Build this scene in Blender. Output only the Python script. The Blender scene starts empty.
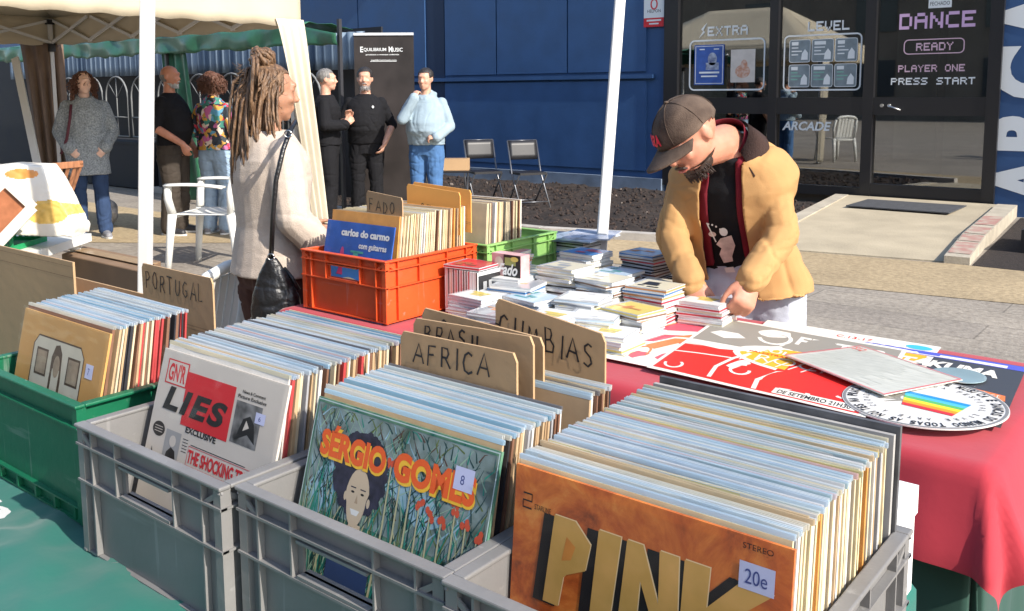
import bpy, bmesh, math, random
from mathutils import Vector, Matrix, noise, Euler
random.seed(7)
R = math.radians
SC = bpy.context.scene
COL = SC.collection
V = Vector

# ------------------------------------------------------------------ materials
MATS = {}
def mat(name, color, rough=0.6, var=0.0, vscale=8.0, bump=0.0, bscale=60.0, metal=0.0, spec=0.5,
        stretch=(1,1,1), color2=None, sheen=0.0, coat=0.0, sub=0.0, detail=5.0, thr=None):
    if name in MATS: return MATS[name]
    m = bpy.data.materials.new(name); m.use_nodes = True
    nt = m.node_tree; b = nt.nodes['Principled BSDF']
    b.inputs['Roughness'].default_value = rough
    b.inputs['Metallic'].default_value = metal
    b.inputs['Specular IOR Level'].default_value = spec
    b.inputs['Sheen Weight'].default_value = sheen
    b.inputs['Coat Weight'].default_value = coat
    b.inputs['Subsurface Weight'].default_value = sub
    if sub: b.inputs['Subsurface Radius'].default_value = (0.012, 0.004, 0.002)
    c = (*color, 1)
    b.inputs['Base Color'].default_value = c
    if var or bump or color2:
        tc = nt.nodes.new('ShaderNodeTexCoord'); mp = nt.nodes.new('ShaderNodeMapping')
        mp.inputs['Scale'].default_value = stretch
        nt.links.new(tc.outputs['Object'], mp.inputs['Vector'])
    if var or color2:
        n = nt.nodes.new('ShaderNodeTexNoise'); n.inputs['Scale'].default_value = vscale; n.inputs['Detail'].default_value = detail
        nt.links.new(mp.outputs['Vector'], n.inputs['Vector'])
        r = nt.nodes.new('ShaderNodeValToRGB')
        if thr:
            r.color_ramp.elements[0].position = thr[0]; r.color_ramp.elements[1].position = thr[1]
        else:
            r.color_ramp.elements[0].position = 0.3; r.color_ramp.elements[1].position = 0.7
        if color2:
            r.color_ramp.elements[0].color = c; r.color_ramp.elements[1].color = (*color2, 1)
        else:
            r.color_ramp.elements[0].color = (*[x*(1-var) for x in color], 1)
            r.color_ramp.elements[1].color = (*[min(1, x*(1+var)) for x in color], 1)
        nt.links.new(n.outputs['Fac'], r.inputs['Fac']); nt.links.new(r.outputs['Color'], b.inputs['Base Color'])
        # slight change of gloss too
        mr = nt.nodes.new('ShaderNodeMapRange'); mr.inputs['To Min'].default_value = max(0.02, rough-0.12); mr.inputs['To Max'].default_value = min(1, rough+0.12)
        nt.links.new(n.outputs['Fac'], mr.inputs['Value']); nt.links.new(mr.outputs['Result'], b.inputs['Roughness'])
    if bump:
        n2 = nt.nodes.new('ShaderNodeTexNoise'); n2.inputs['Scale'].default_value = bscale; n2.inputs['Detail'].default_value = 6
        nt.links.new(mp.outputs['Vector'], n2.inputs['Vector'])
        bp = nt.nodes.new('ShaderNodeBump'); bp.inputs['Strength'].default_value = bump; bp.inputs['Distance'].default_value = 0.01
        nt.links.new(n2.outputs['Fac'], bp.inputs['Height']); nt.links.new(bp.outputs['Normal'], b.inputs['Normal'])
    MATS[name] = m
    return m

# ------------------------------------------------------------------ object plumbing
def tag(o, label=None, cat=None, group=None, kind=None):
    if label: o['label'] = label
    if cat: o['category'] = cat
    if group: o['group'] = group
    if kind: o['kind'] = kind
    return o
def thing(name, label, cat, loc=(0,0,0), rz=0.0, group=None):
    o = bpy.data.objects.new(name, None); COL.objects.link(o)
    o.empty_display_size = 0.05
    o.location = loc; o.rotation_euler = (0,0,rz)
    return tag(o, label, cat, group)
def pmat(o):
    return Matrix.LocRotScale(o.location, o.rotation_euler, o.scale)
def worldm(o):
    return pmat(o) if o.parent is None else worldm(o.parent) @ pmat(o)
def finish(name, me, m, parent=None, world=False, smooth=False):
    if m is not None:
        for x in (m if isinstance(m, (list, tuple)) else [m]): me.materials.append(x)
    if world and parent is not None: me.transform(worldm(parent).inverted())
    if smooth:
        for p in me.polygons: p.use_smooth = True
    o = bpy.data.objects.new(name, me); COL.objects.link(o)
    if parent is not None: o.parent = parent
    return o
def obj(name, bm, m, parent=None, world=False, smooth=False, bevel=0.0, seg=2):
    if bevel:
        es = [e for e in bm.edges if len(e.link_faces) == 2 and e.calc_face_angle(0) > 0.6]
        bmesh.ops.bevel(bm, geom=es, offset=bevel, segments=seg, profile=0.5, affect='EDGES')
    me = bpy.data.meshes.new(name); bm.normal_update(); bm.to_mesh(me); bm.free()
    return finish(name, me, m, parent, world, smooth)
def copy_tree(o, parent=None):
    c = o.copy(); COL.objects.link(c)
    if parent is not None: c.parent = parent
    for ch in list(o.children): copy_tree(ch, c)
    return c
def struct(name, bm, m, kind='structure', **k):
    return tag(obj(name, bm, m, **k), kind=kind)

# ------------------------------------------------------------------ shapes
def NB(): return bmesh.new()
def box(bm, x0, x1, y0, y1, z0, z1, mi=0, mtx=None):
    ps = [(x0,y0,z0),(x1,y0,z0),(x1,y1,z0),(x0,y1,z0),(x0,y0,z1),(x1,y0,z1),(x1,y1,z1),(x0,y1,z1)]
    if mtx is not None: ps = [mtx @ V(p) for p in ps]
    vs = [bm.verts.new(p) for p in ps]
    for f in ((3,2,1,0),(4,5,6,7),(0,1,5,4),(1,2,6,5),(2,3,7,6),(3,0,4,7)):
        fc = bm.faces.new([vs[i] for i in f]); fc.material_index = mi
    return vs
def prism(bm, pts, d, mi=0):
    """closed polygon of 3D points swept by vector d"""
    d = V(d); a = [bm.verts.new(p) for p in pts]; b = [bm.verts.new(V(p)+d) for p in pts]
    n = len(pts)
    fs = [bm.faces.new(a[::-1]), bm.faces.new(b)]
    for i in range(n): fs.append(bm.faces.new((a[i], a[(i+1)%n], b[(i+1)%n], b[i])))
    for f in fs: f.material_index = mi
    bmesh.ops.recalc_face_normals(bm, faces=fs)
def frame_of(t):
    t = t.normalized(); a = V((0,0,1)) if abs(t.z) < 0.9 else V((1,0,0))
    x = t.cross(a).normalized(); return x, x.cross(t).normalized()
def tube(bm, pts, r, n=8, mi=0, cap=True):
    """tube through points, r number or list"""
    pts = [V(p) for p in pts]; k = len(pts)
    rs = r if isinstance(r, (list, tuple)) else [r]*k
    rings = []; px = None
    for i, p in enumerate(pts):
        t = (pts[min(i+1,k-1)] - pts[max(i-1,0)])
        if t.length < 1e-9: t = V((0,0,1))
        t.normalize()
        if px is None: x, y = frame_of(t)
        else:
            x = px - t*px.dot(t)
            if x.length < 1e-6: x, y = frame_of(t)
            else: x.normalize()
        y = t.cross(x); px = x
        rings.append([bm.verts.new(p + (x*math.cos(2*math.pi*j/n) + y*math.sin(2*math.pi*j/n))*rs[i]) for j in range(n)])
    for a, b in zip(rings, rings[1:]):
        for j in range(n):
            f = bm.faces.new((a[j], a[(j+1)%n], b[(j+1)%n], b[j])); f.material_index = mi; f.smooth = True
    if cap:
        f = bm.faces.new(rings[0][::-1]); f.material_index = mi
        f = bm.faces.new(rings[-1]); f.material_index = mi
def bar(bm, a, b, w, h, up=(0,0,1), mi=0):
    """rectangular bar a->b, w across, h along up"""
    a = V(a); b = V(b); t = (b-a).normalized(); s = t.cross(V(up))
    if s.length < 1e-5: s = t.cross(V((0,1,0)))
    s.normalize(); u = s.cross(t)
    ps = []
    for p in (a, b):
        for i, j in ((-1,-1),(1,-1),(1,1),(-1,1)): ps.append(bm.verts.new(p + s*w/2*i + u*h/2*j))
    fs = [bm.faces.new([ps[i] for i in q]) for q in ((0,1,2,3),(7,6,5,4),(0,4,5,1),(1,5,6,2),(2,6,7,3),(3,7,4,0))]
    for f in fs: f.material_index = mi
    bmesh.ops.recalc_face_normals(bm, faces=fs)
def ell(bm, c, r, rot=None, seg=16, rings=10):
    m = Matrix.Translation(V(c))
    if rot is not None: m = m @ (rot.to_4x4() if len(rot) == 3 else rot)
    m = m @ Matrix.Diagonal((r[0], r[1], r[2], 1)) if not isinstance(r, (int, float)) else m @ Matrix.Diagonal((r, r, r, 1))
    bmesh.ops.create_uvsphere(bm, u_segments=seg, v_segments=rings, radius=1.0, matrix=m)
def capsule(bm, pts, rs, n=14):
    """chain of tapered rounded limbs, for remeshing"""
    pts = [V(p) for p in pts]
    for p, r in zip(pts, rs): ell(bm, p, r, seg=n, rings=max(6, n*2//3))
    for (a, b), (ra, rb) in zip(zip(pts, pts[1:]), zip(rs, rs[1:])):
        if (b-a).length > 1e-5: tube(bm, [a, b], [ra, rb], n=n)
def loft(bm, secs, n=24, cap=True):
    """secs: (center, xaxis vec, yaxis vec) ellipse half axes, closed solid"""
    rings = []
    for c, ax, ay in secs:
        c = V(c); ax = V(ax); ay = V(ay)
        rings.append([bm.verts.new(c + ax*math.cos(2*math.pi*j/n) + ay*math.sin(2*math.pi*j/n)) for j in range(n)])
    fs = []
    for a, b in zip(rings, rings[1:]):
        for j in range(n): fs.append(bm.faces.new((a[j], a[(j+1)%n], b[(j+1)%n], b[j])))
    if cap: fs.append(bm.faces.new(rings[0][::-1])); fs.append(bm.faces.new(rings[-1]))
    bmesh.ops.recalc_face_normals(bm, faces=fs)
def fbm(p, s, o=3):
    v = 0; a = 1
    for i in range(o):
        v += a*noise.noise(V(p)*s); s *= 2; a *= 0.5
    return v
def skin(bm, name, m, parent, vox=0.008, smooth=3, disp=None, world=False):
    """union of solids -> one continuous smoothed surface"""
    me = bpy.data.meshes.new('tmp'); bm.to_mesh(me); bm.free()
    o = bpy.data.objects.new('tmp', me); COL.objects.link(o)
    md = o.modifiers.new('r', 'REMESH'); md.mode = 'VOXEL'; md.voxel_size = vox; md.use_smooth_shade = True
    if smooth:
        ms = o.modifiers.new('s', 'SMOOTH'); ms.iterations = smooth; ms.factor = 0.5
    dg = bpy.context.evaluated_depsgraph_get(); dg.update()
    res = bpy.data.meshes.new_from_object(o.evaluated_get(dg))
    bpy.data.objects.remove(o); bpy.data.meshes.remove(me)
    res.name = name
    if disp:
        nv = [(v.co.copy(), v.normal.copy()) for v in res.vertices]
        for v, (c, nn) in zip(res.vertices, nv):
            d = disp(c, nn)
            v.co = c + (nn*d if not isinstance(d, Vector) else d)
    res.materials.clear()
    return finish(name, res, m, parent, world, smooth=True)
def folds(amp=0.007, s=7.0, ridge=0.6, seed=0):
    off = V((seed*3.7, seed*1.3, seed*2.1))
    def f(c, n):
        p = c*s + off
        w = noise.noise(V((p.x, p.y, p.z*0.6)) + noise.noise_vector(p*0.7)*0.8)
        wv = noise.noise_vector(p*0.35)*1.1
        a = noise.noise(V((p.x*.35, p.y*.35, p.z*1.25)) + wv)
        a2 = noise.noise(V((p.x*.9+9, p.y*.9, p.z*.35)) + wv*.8)
        m1 = max(0, noise.noise(p*.3+V((4,4,4)))+.35); m2 = max(0, noise.noise(p*.3+V((8,1,4)))+.35)
        q = math.exp(-(a*9)**2); q2 = math.exp(-(a2*10)**2)
        f3 = noise.noise(V((p.x*1.6, p.y*1.6, p.z*3.2)) + noise.noise_vector(p*.9)*1.3); q3 = math.exp(-(f3*7)**2)*max(0, noise.noise(p*.45+V((2,9,6)))+.2)
        return amp*(w*.22 - ridge*(q*m1*1.1 + q2*m2*.9 + q3*.5))
    return f

# ------------------------------------------------------------------ lettering
_tc = {}
def text_tris(s, bold=0.0, shear=0.0, space=1.0):
    k = (s, bold, shear, space)
    if k in _tc: return _tc[k]
    cu = bpy.data.curves.new('t', 'FONT'); cu.body = s; cu.size = 1.0; cu.offset = bold; cu.shear = shear; cu.space_character = space
    cu.resolution_u = 4
    o = bpy.data.objects.new('t', cu); COL.objects.link(o)
    dg = bpy.context.evaluated_depsgraph_get(); dg.update()
    me = bpy.data.meshes.new_from_object(o.evaluated_get(dg))
    vs = [(v.co.x, v.co.y) for v in me.vertices]; fs = [tuple(p.vertices) for p in me.polygons]
    bpy.data.objects.remove(o); bpy.data.curves.remove(cu); bpy.data.meshes.remove(me)
    x0 = min(v[0] for v in vs); x1 = max(v[0] for v in vs); y0 = min(v[1] for v in vs); y1 = max(v[1] for v in vs)
    vs = [((x-x0)/(x1-x0), (y-y0)/(y1-y0)) for x, y in vs]
    _tc[k] = (vs, fs); return _tc[k]
PIX = {'A':'01110 10001 11111 10001 10001','B':'11110 10001 11110 10001 11110','C':'01111 10000 10000 10000 01111','D':'11110 10001 10001 10001 11110',
 'E':'11111 10000 11110 10000 11111','L':'10000 10000 10000 10000 11111','N':'10001 11001 10101 10011 10001','O':'01110 10001 10001 10001 01110',
 'P':'11110 10001 11110 10000 10000','R':'11110 10001 11110 10010 10001','S':'01111 10000 01110 00001 11110','T':'11111 00100 00100 00100 00100',
 'V':'10001 10001 10001 01010 00100','X':'10001 01010 00100 01010 10001','Y':'10001 01010 00100 00100 00100',' ':'00000 00000 00000 00000 00000'}
STK = {'A':[[(0,0),(.45,1),(.9,0)],[(.2,.38),(.75,.36)]],'F':[[(.05,0),(.1,1),(.7,1)],[(.08,.55),(.55,.56)]],'R':[[(.05,0),(.1,1),(.55,.97),(.65,.75),(.5,.52),(.1,.5)],[(.35,.5),(.75,0)]],
 'I':[[(.1,0),(.12,1)]],'C':[[(.75,.85),(.5,1),(.2,.85),(.08,.5),(.2,.12),(.5,0),(.8,.12)]],'B':[[(.08,0),(.1,1),(.5,.97),(.6,.78),(.45,.55),(.1,.52)],[(.45,.55),(.7,.35),(.6,.08),(.08,0)]],
 'S':[[(.65,.9),(.4,1),(.12,.85),(.15,.62),(.55,.45),(.65,.2),(.4,0),(.05,.1)]],'U':[[(.08,1),(.08,.25),(.3,0),(.55,.05),(.7,.3),(.7,1)]],'M':[[(0,0),(.15,1),(.42,.35),(.7,1),(.85,0)]],
 'P':[[(.08,0),(.1,1),(.5,.97),(.65,.75),(.45,.5),(.1,.48)]],'O':[[(.4,1),(.1,.75),(.05,.35),(.3,0),(.6,.1),(.75,.5),(.6,.92),(.4,1)]],'T':[[(0,1),(.8,.98)],[(.4,1),(.38,0)]],
 'G':[[(.7,.88),(.4,1),(.1,.7),(.1,.25),(.4,0),(.7,.15),(.7,.45),(.42,.45)]],'L':[[(.1,1),(.08,0),(.65,.02)]],'D':[[(.1,0),(.1,1),(.5,.9),(.7,.5),(.5,.1),(.1,0)]],'V':[[(0,1),(.35,0),(.7,1)]],
 'E':[[(.6,1),(.1,1),(.08,0),(.65,0)],[(.1,.52),(.5,.52)]],'-':[[(.1,.5),(.5,.5)]],'Z':[[(.05,1),(.65,1),(.05,0),(.7,0)]],' ':[]}
class Print:
    """flat printed marks collected in one mesh: u right, v up, layers a hair apart"""
    def __init__(s, step=0.0003): s.bm = NB(); s.m = []; s.step = step
    def mi(s, m):
        if m not in s.m: s.m.append(m)
        return s.m.index(m)
    def poly(s, pts, m, l=1):
        z = l*s.step; vs = [s.bm.verts.new((p[0], p[1], z)) for p in pts]
        f = s.bm.faces.new(vs); f.material_index = s.mi(m); f.normal_update()
        if f.normal.z < 0: f.normal_flip()
    def rect(s, x0, y0, x1, y1, m, l=1, sh=0): s.poly([(x0,y0),(x1,y0),(x1+sh,y1),(x0+sh,y1)], m, l)
    def disc(s, x, y, rx, ry, m, l=1, n=28, a=0):
        ca, sa = math.cos(a), math.sin(a)
        s.poly([(x+rx*math.cos(t)*ca-ry*math.sin(t)*sa, y+rx*math.cos(t)*sa+ry*math.sin(t)*ca) for t in [2*math.pi*i/n for i in range(n)]], m, l)
    def line(s, pts, w, m, l=1, closed=False):
        n = len(pts); z = l*s.step; L = []; Rr = []
        for i, p in enumerate(pts):
            a = pts[(i-1) % n] if (closed or i > 0) else p; b = pts[(i+1) % n] if (closed or i < n-1) else p
            dx, dy = b[0]-a[0], b[1]-a[1]; d = math.hypot(dx, dy) or 1
            ww = w[i] if isinstance(w, (list, tuple)) else w
            nx, ny = -dy/d*ww/2, dx/d*ww/2
            L.append(s.bm.verts.new((p[0]+nx, p[1]+ny, z))); Rr.append(s.bm.verts.new((p[0]-nx, p[1]-ny, z)))
        for i in range(n if closed else n-1):
            j = (i+1) % n; f = s.bm.faces.new((L[i], Rr[i], Rr[j], L[j])); f.material_index = s.mi(m)
            f.normal_update()
            if f.normal.z < 0: f.normal_flip()
    def rrect(s, x0, y0, x1, y1, r, w, m, l=1):
        pts = []
        for cx, cy, a in ((x1-r,y1-r,0),(x0+r,y1-r,90),(x0+r,y0+r,180),(x1-r,y0+r,270)):
            for k in range(5): t = R(a+k*22.5); pts.append((cx+r*math.cos(t), cy+r*math.sin(t)))
        s.line(pts, w, m, l, True)
    def text(s, t, x, y, w, h, m, l=2, bold=0.0, shear=0.0, space=1.0, f=None):
        vs, fs = text_tris(t, bold, shear, space); z = l*s.step
        q = [((x+a*w, y+b*h)) for a, b in vs]
        if f: q = [f(*p) for p in q]
        bv = [s.bm.verts.new((p[0], p[1], z)) for p in q]; k = s.mi(m)
        for fc in fs:
            try: g = s.bm.faces.new([bv[i] for i in fc]); g.material_index = k
            except ValueError: pass
            else:
                g.normal_update()
                if g.normal.z < 0: g.normal_flip()
    def pixel(s, t, x, y, w, h, m, l=2):
        n = len(t); pw = w/(n*6-1); ph = h/5
        for i, ch in enumerate(t):
            for r, row in enumerate(PIX[ch].split()):
                c = 0
                while c < 5:
                    if row[c] == '1':
                        d = c
                        while d < 5 and row[d] == '1': d += 1
                        s.rect(x+(i*6+c)*pw, y+(4-r)*ph, x+(i*6+d)*pw, y+(5-r)*ph, m, l); c = d
                    else: c += 1
    def marker(s, t, x, y, w, h, lw, m, l=2):
        wd = [.42 if c in 'I-' else (1.12 if c == 'M' else 1.0) for c in t]; cw = w/sum(wd); rr = random.Random(len(t)*7+ord(t[0])); cx = x
        for i, ch in enumerate(t):
            dy = rr.uniform(-.07, .07)*h; sc = rr.uniform(.90, 1.08); tl = rr.uniform(-.05, .10)*h
            for st in STK[ch]:
                q = [(p[0]+rr.uniform(-.025,.025), p[1]+rr.uniform(-.025,.025)) for p in st]
                s.line([(cx+(p[0]*.82)*cw+tl*p[1], y+dy+p[1]*h*sc) for p in q], lw*rr.uniform(.85,1.15), m, l); l += 0.13
            cx += wd[i]*cw
    def build(s, name, mtx, parent=None, world=True):
        s.bm.transform(mtx)
        me = bpy.data.meshes.new(name); s.bm.to_mesh(me); s.bm.free()
        return finish(name, me, s.m, parent, world)
def face_mtx(o, u, v, off=0.0):
    u = V(u).normalized(); v = V(v); v = (v - u*v.dot(u)).normalized(); n = u.cross(v); o = V(o) + n*off
    return Matrix(((u.x,v.x,n.x,o.x),(u.y,v.y,n.y,o.y),(u.z,v.z,n.z,o.z),(0,0,0,1)))

# ink colours
K = lambda n, c, r=0.45, **k: mat(n, c, r, **k)
BLACK = K('ink_black', (.012,.012,.014)); WHITE = K('ink_white', (.78,.78,.76)); RED = K('ink_red', (.62,.02,.03)); CREAM = K('ink_cream', (.68,.62,.5), var=.05)
PRICE = K('price_sticker', (.55,.58,.80)); PEN = K('pen_ink', (.05,.07,.25)); MARK = K('marker_ink', (.02,.018,.02))
# ------------------------------------------------------------------ camera, world, sun
cam = bpy.data.cameras.new('camera'); co = bpy.data.objects.new('camera', cam); COL.objects.link(co); SC.camera = co
F, YAW, ROLL = 920.0, R(38.7), R(-0.3)
PIT = math.atan(110/F)
fh = V((-math.sin(YAW), math.cos(YAW), 0)); up = V((0,0,1)); fw = fh*math.cos(PIT) - up*math.sin(PIT)
r0 = fh.cross(up); u0 = r0.cross(fw)
rr_ = r0*math.cos(ROLL) + u0*math.sin(ROLL); uu_ = -r0*math.sin(ROLL) + u0*math.cos(ROLL)
co.matrix_world = Matrix(((rr_.x,uu_.x,-fw.x,0),(rr_.y,uu_.y,-fw.y,0),(rr_.z,uu_.z,-fw.z,1.47),(0,0,0,1)))
cam.sensor_width = 36; cam.sensor_fit = 'HORIZONTAL'; cam.lens = 36*F/1024
cam.shift_y = -(305.5-203)/1024; cam.clip_end = 500; cam.clip_start = 0.05
SUN_AZ, SUN_EL = R(-4), R(35)      # azimuth measured from +X towards +Y
w = bpy.data.worlds.new('World'); SC.world = w; w.use_nodes = True
nt = w.node_tree; sk = nt.nodes.new('ShaderNodeTexSky'); sk.sky_type = 'NISHITA'; sk.sun_disc = False
sk.sun_elevation = SUN_EL; sk.sun_rotation = R(90) - SUN_AZ
bg = nt.nodes['Background']; bg.inputs['Strength'].default_value = 0.15; nt.links.new(sk.outputs['Color'], bg.inputs['Color'])
sd = V((math.cos(SUN_AZ)*math.cos(SUN_EL), math.sin(SUN_AZ)*math.cos(SUN_EL), math.sin(SUN_EL)))
sl = bpy.data.lights.new('sun', 'SUN'); sl.energy = 3.7; sl.angle = R(0.6); sl.color = (1, .93, .83)
so = bpy.data.objects.new('sun', sl); COL.objects.link(so); so.rotation_euler = sd.to_track_quat('Z', 'Y').to_euler()
vs_ = SC.view_settings; SC.display_settings.display_device = 'sRGB'; vs_.view_transform = 'Standard'; vs_.look = 'None'; vs_.gamma = 1; vs_.use_curve_mapping = False; vs_.exposure = 1.0

# ------------------------------------------------------------------ ground
def paving(name, c1, c2, joint, scale, bw, bh):
    m = mat(name, c1, .85, var=.12, vscale=1.3, bump=.5, bscale=40)
    nt = m.node_tree; b = nt.nodes['Principled BSDF']; src = b.inputs['Base Color'].links[0].from_socket
    tc = nt.nodes.new('ShaderNodeTexCoord'); br = nt.nodes.new('ShaderNodeTexBrick'); nt.links.new(tc.outputs['Object'], br.inputs['Vector'])
    br.inputs['Scale'].default_value = scale; br.inputs['Mortar Size'].default_value = .006; br.inputs['Brick Width'].default_value = bw; br.inputs['Row Height'].default_value = bh
    br.inputs['Color1'].default_value = (1,1,1,1); br.inputs['Color2'].default_value = (.86,.86,.88,1); br.inputs['Mortar'].default_value = (joint,joint,joint,1)
    mx = nt.nodes.new('ShaderNodeMix'); mx.data_type = 'RGBA'; mx.blend_type = 'MULTIPLY'; mx.inputs[0].default_value = 1
    nt.links.new(src, mx.inputs[6]); nt.links.new(br.outputs['Color'], mx.inputs[7])
    n = nt.nodes.new('ShaderNodeTexNoise'); n.inputs['Scale'].default_value = 22; n.inputs['Detail'].default_value = 8; nt.links.new(tc.outputs['Object'], n.inputs['Vector'])
    rp = nt.nodes.new('ShaderNodeValToRGB'); rp.color_ramp.elements[0].position = .3; rp.color_ramp.elements[0].color = (.7,.68,.66,1); rp.color_ramp.elements[1].position = .65; rp.color_ramp.elements[1].color = (1.06,1.05,1.03,1)
    nt.links.new(n.outputs['Fac'], rp.inputs['Fac'])
    m2 = nt.nodes.new('ShaderNodeMix'); m2.data_type = 'RGBA'; m2.blend_type = 'MULTIPLY'; m2.inputs[0].default_value = 1
    nt.links.new(mx.outputs[2], m2.inputs[6]); nt.links.new(rp.outputs['Color'], m2.inputs[7]); nt.links.new(m2.outputs[2], b.inputs['Base Color'])
    return m
PAVE = paving('grey_paving', (.31,.275,.23), None, .62, 1.0, 2.4, .42)
OCHRE = paving('ochre_paving', (.43,.335,.20), None, .8, 1.0, 3.0, 1.5)
b = NB(); box(b, -70, 60, -60, 70, -0.3, 0); struct('ground', b, PAVE)
def sheet(bm, pts, z):
    f = bm.faces.new([bm.verts.new((x, y, z)) for x, y in pts]); f.normal_update()
    if f.normal.z < 0: f.normal_flip()
b = NB(); sheet(b, [(-8.2,6.2),(-2.6,6.85),(2.0,7.5),(6,8.0),(6,8.35),(-1.76,8.38),(-1.9,8.38),(-4.2,8.05),(-5.7,7.62),(-8.2,7.5)], .004); struct('path', b, OCHRE)
b = NB(); sheet(b, [(-14,4.3),(-9.2,4.35),(-8.45,4.85),(-7.6,5.5),(-8,6.2),(-14,6.2)], .004); struct('path', b, OCHRE)
# soil bed along the wall with clods
SOIL = mat('soil', (.022,.015,.012), .95, var=.6, vscale=25, bump=1, bscale=90)
b = NB(); n = 60
def soilz(x, y): return .03 + .05*fbm((x,y,0), 2.2) + .03*fbm((x,y,3), 9)
gx = [-13 + i*(9.3/150) for i in range(151)]; gy = [7.72 + j*(4.1/60) for j in range(61)]
grid = [[b.verts.new((x, y, max(.006, soilz(x,y)))) for x in gx] for y in gy]
for j in range(60):
    for i in range(150):
        xx, yy = gx[i], gy[j]
        if yy < 7.62 + (xx+5.7)*.26 + .06 and xx > -5.7: continue
        if xx > -4.05 and yy > 8.0 + (-3.75-xx)*0: 
            if xx > -3.95: continue
        b.faces.new((grid[j][i], grid[j][i+1], grid[j+1][i+1], grid[j+1][i]))
struct('soil_bed', b, SOIL, smooth=False)
CLOD = mat('mulch', (.035,.022,.017), .9, var=.7, vscale=14); CLODL = mat('pale_mulch', (.16,.13,.11), .9)
b = NB(); rnd = random.Random(3)
for i in range(2600):
    x = rnd.uniform(-12.5, -4.1); y = rnd.uniform(8.1, 11.6); s = rnd.uniform(.008, .028)
    m = Matrix.Translation((x, y, max(.01, soilz(x,y))+s*.3)) @ Euler((rnd.uniform(0,3), rnd.uniform(0,3), rnd.uniform(0,3))).to_matrix().to_4x4() @ Matrix.Diagonal((s*rnd.uniform(.7,1.6), s, s*rnd.uniform(.4,.9), 1))
    r_ = bmesh.ops.create_icosphere(b, subdivisions=1, radius=1, matrix=m)
    if rnd.random() < .03:
        for v in r_['verts']:
            for f in v.link_faces: f.material_index = 1
tag(obj('mulch', b, [CLOD, CLODL]), kind='stuff')
KERB = mat('kerb_stone', (.42,.39,.35), .8, var=.15, vscale=6, bump=.4)
b = NB()
pts = [(-13,7.5),(-8.2,7.5),(-5.7,7.62),(-4.2,8.02),(-3.62,8.12)]
for p, q in zip(pts, pts[1:]): bar(b, (*p,.03), (*q,.03), .13, .1)
struct('kerb', b, KERB)
# raised entrance ramp with stone edge and painted patches
RAMP = mat('ramp_concrete', (.40,.34,.24), .85, var=.15, vscale=2.2, bump=.4, bscale=50)
RAMP2 = mat('ramp_side', (.30,.29,.24), .9, var=.2, vscale=5, bump=.5)
b = NB()
lo = [(-3.62,8.15),(-1.98,8.42)]; hi = [(-3.97,11.85),(-2.2,11.85)]
def top(p, z): return b.verts.new((p[0], p[1], z))
v = [top(lo[0],.012), top(lo[1],.012), top((-2.05,9.3),.07), top(hi[1],.15), top(hi[0],.15), top((-3.7,9.1),.07)]
f0 = b.faces.new(v)
bt = [b.verts.new((q.co.x, q.co.y, -.02)) for q in v]
for i in range(6):
    j = (i+1) % 6; b.faces.new((v[i], bt[i], bt[j], v[j]))
bmesh.ops.recalc_face_normals(b, faces=b.faces[:])
bmesh.ops.triangulate(b, faces=[f0])
struct('ramp', b, RAMP)
b = NB()
for (x0, y0, z0), (x1, y1, z1) in (((-1.87,8.38,.0), (-1.96,9.4,.055)), ((-1.962,9.404,.055), (-2.09,11.6,.115))):
    bar(b, (x0,y0,z0), (x1,y1,z1), .2, .14)
bar(b, (-3.74,9.1,.015), (-4.03,11.8,.09), .16, .14)
struct('ramp_edge', b, mat('ramp_edge_stone', (.40,.355,.28), .85, var=.15, vscale=6, bump=.4))
PINK_ = mat('red_paint_worn', (.36,.19,.16), .85, color2=(.40,.35,.28), vscale=7, thr=(.42,.62))
b = NB(); 
def edge_z(y): return (.0+(y-8.38)*.0539 if y < 9.4 else .055+(y-9.4)*.0273) + .0745
def edge_x(y): return -1.87-(y-8.38)*.088 if y < 9.4 else -1.96-(y-9.4)*.059
for y0, y1 in ((8.5,9.0),(9.06,9.36),(9.44,9.85),(10.0,10.6)):
    vs = [b.verts.new((edge_x(y)+dx, y, edge_z(y))) for y, dx in ((y0,-.09),(y0,.09),(y1,.09),(y1,-.09))]; b.faces.new(vs)
struct('painted_marking', b, PINK_)
MATT = mat('rubber_mat', (.06,.062,.068), .9, var=.2, vscale=20, bump=.3, bscale=200)
b = NB(); box(b, -3.62, -2.5, 10.75, 11.55, 0, .012); m_ = obj('door_mat', b, MATT)
m_.location = (0,0,.137); m_.rotation_euler = (0,0,0); tag(m_, 'dark grey rubber mat lying before the glass entrance door', 'door mat')
b = NB(); sheet(b, [(-1.75,8.38),(5,8.38),(5,11.9),(-2.0,11.9)], .006); struct('soil_bed', b, SOIL)

# ------------------------------------------------------------------ blue building
BLUE = mat('blue_wall_paint', (.028,.080,.20), .55, var=.12, vscale=2.5, bump=.15, bscale=25)
BLUED = mat('blue_recess_shade', (.010,.026,.07), .6)  # darker copy of the wall blue, the recess's shade put into the colour
PLIN = mat('concrete_plinth', (.13,.17,.23), .8, var=.25, vscale=4, bump=.3)
bd = thing('building', 'dark blue panelled arcade building with black framed glass entrance', 'building', (-6, 12, 0))
b = NB(); box(b, -34, -6.72, 12, 12.3, 0, 5.5); box(b, -34, 12, 12, 12.3, 3.6, 5.5); box(b, -2.3, 12, 12, 12.3, 0, 3.6); obj('wall', b, BLUE, bd, world=True)
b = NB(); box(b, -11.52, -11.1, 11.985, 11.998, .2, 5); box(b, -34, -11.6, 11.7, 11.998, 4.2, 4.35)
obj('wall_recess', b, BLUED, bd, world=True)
xs = [-34,-30,-26,-22,-18,-15.6,-13.29,-11.53]
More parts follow.
